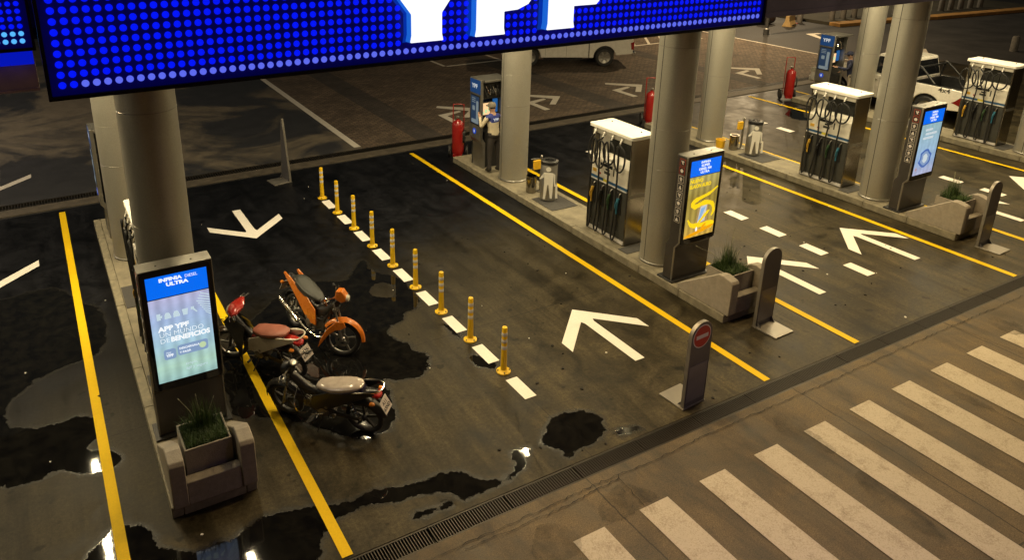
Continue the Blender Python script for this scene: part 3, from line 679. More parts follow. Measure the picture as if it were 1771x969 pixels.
        ribbon([(-.33, .875), (-.2, .89), (0, .93), (.2, .97), (.33, 1.0)], .035, 'ad_amber', .0066)
        ribbon([(.02, .92), (.08, 1.0), (.14, 1.06)], .03, 'ad_amber', .0068)
        fl('picture_shape', [(-.09, .95), (-.05, .95), (-.05, 1.0), (-.07, 1.03), (-.09, 1.0)], .007, 'screen_white')
    else:
        for i, (s_, w_) in enumerate((('INFINIA', 1.0), ('SUPER', 1.1), ('DIESEL 500', 1.05), ('ULTRA', 1.1))): tx(s_, .0, 2.205-i*.06, .058, 'screen_white', .002, 'CENTER', w_, hd)
        for i, (a, b) in enumerate(((-.2, .05), (-.18, .22), (-.24, .12))): fl('picture_shape', rounded(a, b, 1.82-i*.09, 1.87-i*.09, .02), .004, 'ad_pale')
        C = [(-.02+.2*cos(a*pi/9)*(1+.2*sin(2*a)), 1.2+.21*sin(a*pi/9)) for a in range(18)]
        fl('picture_shape', C, .004, 'ad_navy'); fl('picture_shape', [(-.02+(a+.02)*.76, 1.2+(b-1.2)*.78) for a, b in C], .005, 'badge_blue'); fl('picture_shape', [(-.02+(a+.02)*.4, 1.2+(b-1.2)*.5) for a, b in C], .006, 'ad_pale')
        fl('picture_shape', [(-.27+.04*cos(a*pi/5), .98+.04*sin(a*pi/5)) for a in range(10)], .005, 'ad_pink')
    return t
kiosk('left', 'advert kiosk with mint green app advert beside the red motorbike'); kiosk('middle', 'advert kiosk showing a yellow oil splash advert'); kiosk('right', 'advert kiosk with pale blue advert on the right island')

# ---------------------------------------------------------------- planters with grass
def planter(key, label):
    t = thing('planter', label, 'planter', (ISL[key]+.01, 7.30, IZ), group='concrete planters at the island ends')
    W = .47
    prof = [(.02, .0), (.0, .03), (.0, .575), (.03, .615), (.20, .655), (.30, .64), (1.14, .09), (1.14, 0)]
    for sx in (-1, 1): MB().prism(prof, sx*(W-.17), sx*W, 'x').build('wing', 'planter_concrete', t, 20, .012)
    MB().box(-W+.17, W-.17, .025, .16, 0, .30).build('front_panel', 'planter_concrete', t, 20, .01)
    MB().box(-W+.171, W-.171, .16, 1.1, 0, .10).build('plinth', 'planter_concrete', t, 0)
    b = MB(); x0, x1, y0, y1, z0, z1, th = -.262, .262, .215, .72, .10, .58, .022
    b.box(x0, x1, y0, y0+th, z0, z1).box(x0, x1, y1-th, y1, z0, z1).box(x0, x0+th, y0+th, y1-th, z0, z1).box(x1-th, x1, y0+th, y1-th, z0, z1)
    b.build('grass_box', 'planter_concrete', t, 0, .004)
    MB().box(x0+th+.001, x1-th-.001, y0+th+.001, y1-th-.001, z0, z1-.05).build('soil', 'soil', t, 0)
    return t
q = NT('grass_blade')
rnd_ = q.n('ShaderNodeObjectInfo'); nz = q.noise(9, 3)
q.L(q.mix(q.rng(nz, .3, .7, 0, 1), (.022, .048, .010), (.06, .11, .022)), q.b.inputs['Base Color']); q.b.inputs['Roughness'].default_value = .55
mat('stalk_pale', (.34, .34, .22), .6, var=.2)
def grass(key, label, seed, stalks):
    rnd = random.Random(seed); t = thing('grass_tuft', label, 'grass', (ISL[key]+.01, 7.30+.467, IZ+.53), group='grass in the planters')
    def blade(b, x, y, h, w, lean, az, seg=4):
        d = Vector((cos(az), sin(az), 0)); s_ = Vector((-d.y, d.x, 0)); pts = []
        for i in range(seg+1):
            u = i/seg; c = Vector((x, y, 0))+d*(lean*u*u)+Vector((0, 0, h*(u-.25*lean/h*u*u) if h else 0)); ww = w*(1-u)**.7
            pts += [tuple(c-s_*ww), tuple(c+s_*ww)]
        b.add(pts, [(2*i, 2*i+1, 2*i+3, 2*i+2) for i in range(seg)])
    b = MB()
    for i in range(1500):
        x, y = rnd.uniform(-.225, .225), rnd.uniform(-.215, .215); h = rnd.uniform(.07, .17)*(1.0+.6*max(0, y*3)); a = rnd.uniform(0, 2*pi)
        blade(b, x, y, h, rnd.uniform(.0025, .005), rnd.uniform(.02, .12), a)
    for i in range(230):
        x, y = rnd.gauss(.02, .07), rnd.gauss(.08, .05); blade(b, x, y, rnd.uniform(.18, .50), .0042, rnd.uniform(.02, .14), rnd.uniform(0, 2*pi))
    o = b.build('blades', 'grass_blade', t, 0); o['kind'] = 'stuff'
    for sx, sy, h, lx, ly in stalks:
        sb = MB(); P_ = cat([(sx, sy, 0), (sx+lx*.3, sy+ly*.3, h*.55), (sx+lx, sy+ly, h)], 5); sb.tube(P_, [.0045-.003*i/len(P_) for i in range(len(P_))], 5); sb.tube([P_[-1], P_[-1]+(P_[-1]-P_[-3]).normalized()*.03], [.006, .003], 5)
        sb.build('stalk', 'stalk_pale', t)
    return t
planter('left', 'concrete planter in front of the mint green advert kiosk'); planter('middle', 'concrete planter in front of the yellow advert kiosk'); planter('right', 'concrete planter in front of the pale blue advert kiosk')
grass('left', 'green grass clump in the planter below the mint green kiosk', 3, [(-.05, .08, .50, -.16, .0), (.0, .1, .46, -.02, .02), (.06, .08, .40, .10, .0), (.02, .05, .3, .0, -.03)])
grass('middle', 'tall spiky grass in the planter below the yellow kiosk', 5, [(-.03, .1, .62, -.03, 0), (.02, .08, .68, .06, 0), (.05, .1, .5, .08, .02), (-.05, .1, .42, -.45, .2), (.03, .02, .35, .2, 0)])
grass('right', 'spiky grass in the planter below the pale blue kiosk', 8, [(-.02, .1, .55, -.02, 0), (.03, .08, .42, .1, .0), (.0, .08, .5, .04, .05)])

# ---------------------------------------------------------------- fuel pumps
def pump(key, label):
    t = thing('fuel_pump', label, 'fuel pump', (ISL[key]+.07, 10.72, IZ), group='fuel pumps')
    X, Y = .25, .58
    for sy in (-1, 1):
        p = MB().box(-X, X, sy*Y-(.03 if sy > 0 else 0), sy*Y+(0 if sy > 0 else .03), .0, 2.16).build('side_panel', 'stainless', t, 0, .006)
        MB().box(-X+.03, X-.03, min(sy*(Y), sy*(Y+.004)), max(sy*Y, sy*(Y+.004)), .98, 1.06).build('vent', 'brushed_grey', p, 0)
    MB().box(-X+.04, X-.04, -Y+.031, Y-.031, .0, 1.13).build('base_cabinet', 'dark_panel', t, 0)
    MB().box(-.07, .07, -Y+.031, Y-.031, 1.13, 2.06).build('back_panel', 'dark_panel', t, 0)
    MB().prism(rounded(-X-.045, X+.045, -Y-.05, Y+.05, .05), 2.165, 2.235, 'z').build('cap', 'white_plastic', t, 20, .008)
    for y in (-.42, .42): MB().cyl((.1, y, 2.235), (.1, y, 2.25), .014, n=8).build('bolt', 'seam_dark', t)
    for sx in (-1, 1):
        S = Matrix.Diagonal((-1, 1, 1, 1)) if sx > 0 else Matrix()
        def mb(): return MB(S)
        mb().box(-X+.01, -.06, -Y+.031, Y-.031, 2.06, 2.158).build('valance', 'cream_panel', t, 0)
        mb().box(-.085, -.071, .24, Y-.04, 1.66, 2.05).build('white_back', 'cream_panel', t, 0, .004)
        mb().prism([(-X-.015, 1.19), (-X+.03, 1.19), (-.075, 1.19), (-.075, 1.68), (-X+.02, 1.57), (-X-.005, 1.55)], -Y+.032, Y-.032, 'y').build('display_panel', 'cream_panel', t, 20, .006)
        mb().box(-X-.012, -X+.02, -.10, .26, 1.44, 1.50).build('display', 'display_dark', t, 0)
        mb().box(-X-.014, -X+.02, -.02, .10, 1.375, 1.415).build('display', 'display_dark', t, 0)
        mb().box(-X-.015, -X+.02, -.04, .13, 1.30, 1.355).build('keypad', 'dark_panel', t, 0)
        mb().box(-X-.014, -X+.02, -.16, -.13, 1.32, 1.48).build('card_slot', 'dark_panel', t, 0)
        mb().box(-X-.016, -X+.02, .36, .47, 1.26, 1.33).build('sticker', 'nozzle_yellow', t, 0)
        mb().box(-X-.016, -X+.02, .22, .28, 1.25, 1.29).build('sticker', 'icon_red', t, 0)
        mb().box(-X-.018, -X+.02, -Y+.033, -.02, 1.135, 1.185).build('stripe', 'stripe_blue', t, 0); mb().box(-X-.018, -X+.02, -.018, .14, 1.135, 1.185).build('stripe', 'stripe_yellow', t, 0); mb().box(-X-.018, -X+.02, .142, Y-.033, 1.135, 1.185).build('stripe', 'stripe_blue', t, 0)
        mb().box(-X-.020, -X+.02, -Y+.033, Y-.033, 1.105, 1.133).build('stripe', 'reflector_white', t, 0)
        mb().box(-X-.004, -X+.04, -Y+.033, Y-.033, .10, 1.104).build('nozzle_panel', 'dark_panel', t, 0)
        mb().box(-X-.012, -X+.04, -Y+.033, Y-.033, .02, .085).build('toe_strip', 'reflector_white', t, 0)
        cols = ['nozzle_yellow', 'black_plastic', 'nozzle_green', 'nozzle_blue']
        for i in range(4):
            y = .40-i*.255; rr = random.Random(i+(5 if sx > 0 else 0)+int(ISL[key]*3))
            mb().box(-X-.022, -X-.004, y-.055, y+.075, .60, 1.04).build('nozzle_boot', 'black_plastic', t, 0, .008)
            e = mb(); e.tube(cat([(-X+.02, y+.05, 2.10), (-X-.03, y+.05, 2.09), (-X-.055, y+.05, 2.04)], 4), .017, 8); e.tube([(-X-.03, y+.05, 2.10), (-X+.0, y+.05, 2.13)], .026, 8); e.build('hose_outlet', 'white_plastic', t)
            nz_ = mb()
            nz_.tube(cat([(-X-.05, y+.02, .62), (-X-.055, y+.02, .74), (-X-.06, y+.005, .86), (-X-.055, y-.01, .95)], 4), [.018]*4+[.022]*4+[.030]*4+[.026], 8)
            nz_.tube(cat([(-X-.06, y+.02, .70), (-X-.10, y+.015, .76), (-X-.10, y+.005, .86), (-X-.06, y-.005, .90)], 4), .008, 6)
            nn = nz_.build('nozzle', cols[i], t)
            sp = mb(); sp.tube(cat([(-X-.055, y-.01, .95), (-X-.05, y-.03, 1.03), (-X-.015, y-.04, 1.06)], 4), [.012]*8+[.009], 8); sp.build('spout', 'alloy', nn)
            j = lambda a=.03: rr.uniform(-a, a)
            cy_, ry, rz_ = y+.05+rr.uniform(-.05, .05), rr.uniform(.13, .21), rr.uniform(.22, .31); tw = 1 if rr.random() < .5 else -1; zc_ = 2.0-rz_
            loop = [(-X-.075-.012*k/3, cy_+tw*ry*sin(2*pi*k/9), zc_+rz_*cos(2*pi*k/9)*(1 if k < 9 else .9)) for k in range(1, 9)]
            P_ = cat([(-X-.055, y+.05, 2.04), (-X-.065, y+.05, 2.01)]+loop+[(-X-.115, cy_-tw*.02, zc_+rz_*.8), (-X-.10, y+.05+j(.04), 1.45), (-X-.085, y+.06+j(.03), 1.0), (-X-.075, y+.08+j(.02), .5), (-X-.075, y+.09+j(), .14), (-X-.085, y+.05, .05+rr.uniform(0, .03)), (-X-.07, y+.015, .16), (-X-.05, y+.02, .45), (-X-.05, y+.02, .62)], 6)
            h = mb(); h.tube(P_, .0185, 8); h.build('hose', 'black_rubber', t)
            for zz in (.22, .33, .44): mb().tube([(-X-.05, y+.02, zz), (-X-.05, y+.02, zz+.035)], .0155, 7).build('hose_band', 'reflector_white', t)
    return t
pump('left', 'fuel pump mostly hidden behind the left column with hoses showing'); pump('middle', 'fuel pump with looped black hoses left of the yellow advert kiosk')
pump('right', 'fuel pump with a bright glare on its white top'); pump('far', 'rightmost fuel pump standing in front of the white pickup tail')

# ---------------------------------------------------------------- payment terminals
def terminal(key, label):
    t = thing('payment_terminal', label, 'terminal', (ISL[key]-.02, 15.56, IZ), group='payment terminals')
    # local: panel facing -x, open working side facing -y
    X, Y = .33, .26
    prof = [(-X+.08, 0), (-X+.08, .62), (-X, .74), (-X, 2.26), (-X+.07, 2.26), (-X+.07, .78), (-X+.15, .66), (-X+.15, 0)]
    MB().prism(prof, -Y, Y, 'y').build('side_panel', 'brushed_grey', t, 20, .006)
    MB().box(-X+.071, X, Y-.03, Y, 0, 2.2).build('back_panel', 'dark_panel', t, 0)
    MB().box(X-.03, X, -Y, Y-.031, 0, 2.2).build('side_frame', 'brushed_grey', t, 0)
    MB().box(-X+.072, X+.12, -Y-.08, Y, 2.21, 2.26).build('roof', 'brushed_grey', t, 0, .006)
    MB().box(-X+.16, X-.031, -Y+.05, Y-.031, 0, .92).build('counter', 'black_plastic', t, 0)
    MB().box(-X+.072, X-.031, -Y+.12, Y-.031, 1.75, 2.15).build('equipment_rack', 'black_plastic', t, 0)
    for i in range(5):
        P_ = cat([(-.2+i*.09, -Y+.11, 2.1-.04*(i % 2)), (-.15+i*.09, -Y+.05, 1.9), (-.1+i*.08, -Y+.06, 1.82+.05*(i % 3)), (-.08+i*.08, -Y+.11, 2.0)], 5); MB().tube(P_, .012, 6).build('cable', 'chrome' if i % 2 else 'black_rubber', t)
    sc_ = MB().box(-X+.11, .10, -Y+.16, -Y+.19, 1.32, 1.66).build('till_screen', 'black_plastic', t, 0, .005)
    MB().box(-X+.125, .085, -Y+.157, -Y+.162, 1.34, 1.64).build('picture', 'till_orange', sc_, 0)
    for i in range(3): MB().box(-X+.13+i*.09, -X+.19+i*.09, -Y+.154, -Y+.156, 1.36+.03*i, 1.42+.06*i).build('picture', 'till_green', sc_, 0)
    MB().box(.12, .25, -Y+.15, -Y+.19, 1.38, 1.72).build('card_reader', 'till_blue', t, 0, .006)
    hd = MB().box(-X-.004, -X+.002, -Y+.02, Y-.02, 1.90, 2.24).build('header_panel', 'terminal_blue', t, 0)
    text('lettering', 'YPF', .15, 'terminal_white', hd, T(-X-.006, .155, 2.03) @ FACE_NX, .004, 0, 'LEFT', 1.1)
    ps = MB().box(-X-.006, -X+.002, -Y+.045, Y-.045, 1.10, 1.86).build('poster_frame', 'black_plastic', t, 0)
    MB().box(-X-.008, -X-.005, -Y+.065, Y-.065, 1.13, 1.83).build('poster', 'terminal_dim', ps, 0)
    for y0, y1, z0, z1 in ((-.16, -.06, 1.20, 1.72), (.0, .12, 1.46, 1.58), (-.17, .16, 1.14, 1.24)): MB().prism(rounded(y0, y1, z0, z1, .03), -X-.0095, -X-.0075, 'x').build('poster_figure', 'terminal_pale', ps, 0)
    for i in range(3): MB().box(-X-.0095, -X-.0075, -.02, .15, 1.76-i*.05, 1.78-i*.05).build('poster_line', 'terminal_pale', ps, 0)
    MB().lathe([(.075, 0), (.075, .006), (.06, .008)], 20, T(-X-.001, .02, .93) @ Matrix.Rotation(radians(-90), 4, 'Y')).build('round_sign', 'dot_blue', t)
    MB().box(-X-.010, -X-.008, 0, .04, .895, .965).build('sign_figure', 'terminal_white', t, 0)
    return t
terminal('left', 'grey payment terminal seen edge-on behind the leftmost column'); terminal('middle', 'payment terminal where the attendant in beige works'); terminal('far', 'payment terminal beside the farthest red extinguisher trolley')

# ---------------------------------------------------------------- lane posts
ORD = ['farthest', 'second farthest', 'third farthest', 'fourth farthest', 'middle', 'fourth nearest', 'third nearest', 'second nearest', 'nearest']
POST_Y = [15.69-.965*k for k in range(9)]
def post(y, label):
    t = thing('delineator_post', label, 'post', (5.31, y, 0), random.uniform(0, 6), 'yellow lane posts')
    MB().lathe([(.105, 0), (.105, .018), (.075, .03), (.05, .045), (.047, .05)], 24).build('foot', 'post_yellow', t)
    for k in range(4):
        a = k*pi/2+.4; MB().cyl((.085*cos(a), .085*sin(a), .02), (.085*cos(a), .085*sin(a), .036), .011, n=8).build('bolt', 'seam_dark', t)
    pr = [(.047, .05), (.042, .30), (.040, .40), (.039, .735), (.034, .748), (.012, .75), (.012, .742), (0, .742)]
    MB().lathe(pr, 20).build('shaft', 'post_yellow', t)
    for z in (.39, .50, .61): MB().lathe([(.0405, z), (.0415, z+.003), (.0415, z+.052), (.040, z+.055)], 20).build('reflective_band', 'reflector_white', t)
    return t
for y, o_ in zip(POST_Y, ORD): post(y, 'yellow flexible lane post with white bands, %s of the row' % o_)

# ---------------------------------------------------------------- totem signs
def totem(loc, rz, h, label, front=True, no_entry=False, taper=False):
    """panel facing local -y; base plate reaches to -y (front) or +y"""
    t = thing('totem_sign', label, 'sign', loc, rz, 'low totem signs')
    w, d = .20, .045
    out = [(-w, .02), (w, .02), (w, h-w)] + [(w*cos(radians(a)), h-w+w*sin(radians(a))) for a in range(15, 180, 15)] + [(-w, h-w)]
    if taper: out = [(-w, .02), (w, .02), (w, .12), (.0, h), (-.05, h), (-w, .12)]
    MB().prism(out, 0, d, 'y').build('panel', 'totem_grey', t, 25)
    o2 = [(a*1.0+(.008 if a > 0 else -.008)*(abs(a) > .02), b+(.008 if b > h-w else 0)) for a, b in out]
    n_ = len(out); b = MB()
    for yy0, yy1 in ((-.004, d+.004),):
        vs = [(a, yy0, z) for a, z in out]+[(a, yy0, z) for a, z in o2]+[(a, yy1, z) for a, z in out]+[(a, yy1, z) for a, z in o2]
        fs = []
        for i in range(1, n_):
            j = (i+1) % n_
            fs += [(i, j, n_+j, n_+i), (2*n_+i, 3*n_+i, 3*n_+j, 2*n_+j), (n_+i, n_+j, 3*n_+j, 3*n_+i), (i, 2*n_+i, 2*n_+j, j)]
        b.add(vs, fs)
    b.build('edge_trim', 'totem_edge', t, 25)
    y0, y1 = (-.40, d+.01) if front else (-.01, .42)
    MB().box(-w-.02, w+.02, y0, y1, 0, .022).build('base_plate', 'totem_edge', t, 0, .005)
    if not taper: MB().box(-w+.02, w-.02, -.006, .001, .10, .66).build('lower_panel', 'totem_panel', t, 0)
    for sx in (-1, 1):
        br = [(d, .022), (d+.08, .022), (d, .12)] if not front else [(0, .022), (-.08, .022), (0, .12)]
        MB().prism(br, sx*(w-.03), sx*(w-.022), 'x').build('bracket', 'totem_grey', t, 0)
    if no_entry:
        Mr = T(0, -.001, h-w-.005) @ Matrix.Rotation(radians(90), 4, 'X')
        MB().lathe([(.172, 0), (.172, .004), (0, .004)], 40, Mr).build('disc_rim', 'sign_white', t)
        MB().lathe([(.158, .004), (.158, .006), (0, .006)], 40, Mr).build('disc', 'sign_red', t)
        MB().box(-.115, .115, -.0095, -.006, h-w-.033, h-w+.023).build('bar', 'sign_white', t, 0)
    return t
totem((7.17, 6.06, 0), radians(4), 1.30, 'low totem sign with a red no-entry disc at the front drain', False, True)
totem((9.74, 7.04, 0), radians(2), 1.36, 'blank dark totem sign in front of the middle island planter')
totem((16.07, 6.98, 0), radians(2), 1.36, 'blank dark totem sign at the right edge in front of the right planter')
totem((4.93, 17.25, 0), radians(-80), 1.55, 'tall thin tapered sign panel seen edge-on by the back drain', taper=True)

# ---------------------------------------------------------------- litter bins
def tidy_bin(key, label):
    t = thing('litter_bin', label, 'bin', (ISL[key]-.03, 12.86, IZ), radians(-40), 'litter bins')
    MB().lathe([(.185, .03), (.185, .86), (.178, .87), (.165, .87), (.165, .05), (0, .05)], 32).build('body', 'brushed_grey', t)
    MB().lathe([(.192, .86), (.192, .93), (.155, .95), (.10, .94), (.10, .90), (0, .90)], 32).build('lid', 'black_plastic', t)
    for k in range(4): a = k*pi/4; MB().box(-.1, .1, -.006, .006, .925, .938).build('lid_bar', 'black_plastic', t, 0).rotation_euler = (0, 0, a)
    MB().lathe([(.14, 0), (.14, .03)], 24).build('foot', 'black_plastic', t)
    # white cut-out tidy figure standing in front of the bin
    y = -.20
    f = MB()
    f.prism([(.055*cos(a*pi/8), .78+.055*sin(a*pi/8)) for a in range(16)], y-.006, y+.006, 'y'); f.build('figure_head', 'white_plastic', t, 20)
    MB().prism([(-.10, .70), (.10, .70), (.115, .68), (.10, .10), (.055, .10), (.012, .42), (-.012, .42), (-.05, .08), (-.10, .08), (-.085, .45), (-.09, .62)], y-.006, y+.006, 'y').build('figure_body', 'white_plastic', t, 20)
    MB().prism([(.118, .69), (.15, .66), (.16, .40), (.135, .39), (.122, .60)], y-.006, y+.006, 'y').build('figure_arm', 'white_plastic', t, 20)
    MB().prism([(-.105, .69), (-.19, .56), (-.17, .54), (-.095, .60)], y-.006, y+.006, 'y').build('figure_arm', 'white_plastic', t, 20)
    MB().prism([(.165, .44), (.205, .44), (.22, .12), (.17, .12)], y-.006, y+.006, 'y').build('figure_bin', 'white_plastic', t, 20)
    return t
tidy_bin('middle', 'round steel bin with white tidy-man figure on the middle island'); tidy_bin('right', 'round steel bin with white tidy-man figure on the right island')
def small_bin(key, label, m='stainless'):
    o = MB().lathe([(.115, 0), (.12, .02), (.12, .40), (.108, .40), (.108, .06), (0, .06)], 28).build('bucket', m); o.location = (ISL[key]-.1, 13.42, IZ); return tag(o, label, 'bucket', 'window-wash buckets')
small_bin('middle', 'small steel bucket left of the tidy-man bin on the middle island'); small_bin('right', 'small steel bucket left of the tidy-man bin on the right island'); small_bin('far', 'dark bucket on the far island in front of the pickup door', 'dark_panel')
def squeegee(key, label):
    t = thing('squeegee_stand', label, 'stand', (ISL[key]+.12, 13.36, IZ), 0, 'window-wash stands')
    MB().lathe([(.09, 0), (.09, .015), (.03, .03), (.028, .86), (0, .88)], 16).build('pole', 'brushed_grey', t)
    MB().box(-.22, -.03, -.03, .03, .55, .78).build('towel_holder', 'yellow_plastic', t, 0, .02)
    MB().tube([(-.28, 0, .82), (-.05, 0, .80)], .012, 8).build('arm', 'brushed_grey', t); MB().tube([(-.3, 0, .58), (-.05, 0, .60)], .01, 8).build('arm', 'brushed_grey', t)
    return t
squeegee('middle', 'grey pole with yellow paper-towel holder behind the steel bin'); 
squeegee('right', 'grey pole with yellow holder beside the bin of the right island')
o = MB().lathe([(.11, 0), (.13, .22), (.12, .22), (.10, .02), (0, .02)], 20).build('wash_bucket', 'yellow_plastic'); o.location = (15.98, 13.72, IZ); tag(o, 'short yellow wash bucket on the right island', 'bucket')

# ---------------------------------------------------------------- extinguisher trolleys
def extinguisher(x, y, rz, label):
    t = thing('extinguisher_trolley', label, 'fire extinguisher', (x, y, 0), rz, 'wheeled fire extinguishers')
    MB().lathe([(.05, .10), (.14, .14), (.155, .2), (.155, .92), (.13, 1.0), (.06, 1.05), (.035, 1.07), (.035, 1.13), (0, 1.13)], 28).build('cylinder', 'red_paint', t)
    MB().box(-.04, .04, -.04, .04, 1.1, 1.16).build('valve', 'alloy', t, 0, .01)
    for sx in (-1, 1):
        w = MB(); w.lathe([(.13, -.02), (.165, -.022), (.17, 0), (.165, .022), (.13, .02)], 24, T(sx*.23, .13, .17) @ Matrix.Rotation(radians(90), 4, 'Y'), True); wo_ = w.build('wheel', 'black_rubber', t)
        r = MB(); r.lathe([(.0, -.008), (.03, -.02), (.132, -.012), (.132, .012), (.03, .02), (0, .008)], 24, T(sx*.23, .13, .17) @ Matrix.Rotation(radians(90), 4, 'Y')); r.build('rim', 'alloy', wo_)
    MB().cyl((-.24, .13, .17), (.24, .13, .17), .012, n=8).build('axle', 'frame_black', t)
    h = MB(); h.tube(cat([(-.14, .15, .12), (-.14, .16, .6), (-.14, .18, 1.35), (-.11, .2, 1.42), (.11, .2, 1.42), (.14, .18, 1.35), (.14, .16, .6), (.14, .15, .12)], 5), .013, 8); h.build('handle', 'red_paint', t)
    ho = MB(); ho.tube([(.17+.02*sin(k*.9), -.02+.13*cos(k*.5), .62+.17*sin(k*.5)) for k in range(38)], .014, 7); ho.build('hose', 'black_rubber', t)
    MB().box(-.12, .12, -.12, .0, .06, .14).build('foot_plate', 'red_paint', t, 0, .01)
    return t
extinguisher(9.46, 16.70, radians(-35), 'red wheeled fire extinguisher beside the terminal of the middle island'); extinguisher(16.12, 16.62, radians(-30), 'red wheeled fire extinguisher between two columns'); extinguisher(22.5, 16.7, radians(-30), 'farthest red wheeled fire extinguisher near the upper right terminal')

# ---------------------------------------------------------------- motorbikes
def arc(cx, cz, r, a0, a1, n=12): return [(cx+r*cos(radians(a0+(a1-a0)*k/n)), cz+r*sin(radians(a0+(a1-a0)*k/n))) for k in range(n+1)]
def wheel(parent, x, name, rim_m, spokes=5, disc=True, turn=0.0):
    Mw = T(x, 0, .285) @ Matrix.Rotation(turn, 4, 'Z') @ Matrix.Rotation(radians(90), 4, 'X')
    w = MB(); n = 10
    w.lathe([(.245+.040*cos(2*pi*k/n), .042*sin(2*pi*k/n)) for k in range(n)], 40, Mw, True); wt = w.build(name, 'black_rubber', parent)
    r = MB(); r.lathe([(.225, -.028), (.238, -.03), (.238, .03), (.225, .028), (.205, .015), (.205, -.015)], 40, Mw, True); r.build('rim', rim_m, wt)
    h = MB(Mw); h.lathe([(.0, -.05), (.035, -.05), (.045, -.02), (.045, .02), (.035, .05), (0, .05)], 20)
    for k in range(spokes):
        a = 2*pi*k/spokes+.3; d = Vector((cos(a), sin(a), 0)); p = Vector((-sin(a), cos(a), 0))
        A, B = d*.04, d*.208; vs = []
        for P_, wd in ((A, .02), (B, .013)):
            for s1, s2 in ((-1, -1), (1, -1), (1, 1), (-1, 1)): vs.append(tuple(P_+p*wd*s1+Vector((0, 0, .012*s2))))
        h.add(vs, [(0,3,2,1),(4,5,6,7),(0,1,5,4),(1,2,6,5),(2,3,7,6),(3,0,4,7)])
    h.build('hub', rim_m, wt)
    if disc: MB(Mw).lathe([(.07, .052), (.105, .052), (.105, .057), (.07, .057)], 28, None, True).build('brake_disc', 'alloy', wt)
    return wt
def fender(b, x, r, a0, a1, hw, crown=.03, n=14, zc=.285, turn=0.0):
    R_ = Matrix.Rotation(turn, 4, 'Z'); rows = []
    for k in range(n+1):
        a = radians(a0+(a1-a0)*k/n); u = k/n; w = hw*(.35+.65*sin(pi*min(1, max(0, .12+u*.76)))) ; row = []
        for j in range(7):
            v = -1+2*j/6; rr = r+crown*(1-v*v)-.015*abs(v)**3
            p = R_ @ Vector((rr*cos(a), w*v, rr*sin(a))); row.append((x+p.x, p.y, zc+p.z))
        rows.append(row)
    b.shell(rows, .006); return b
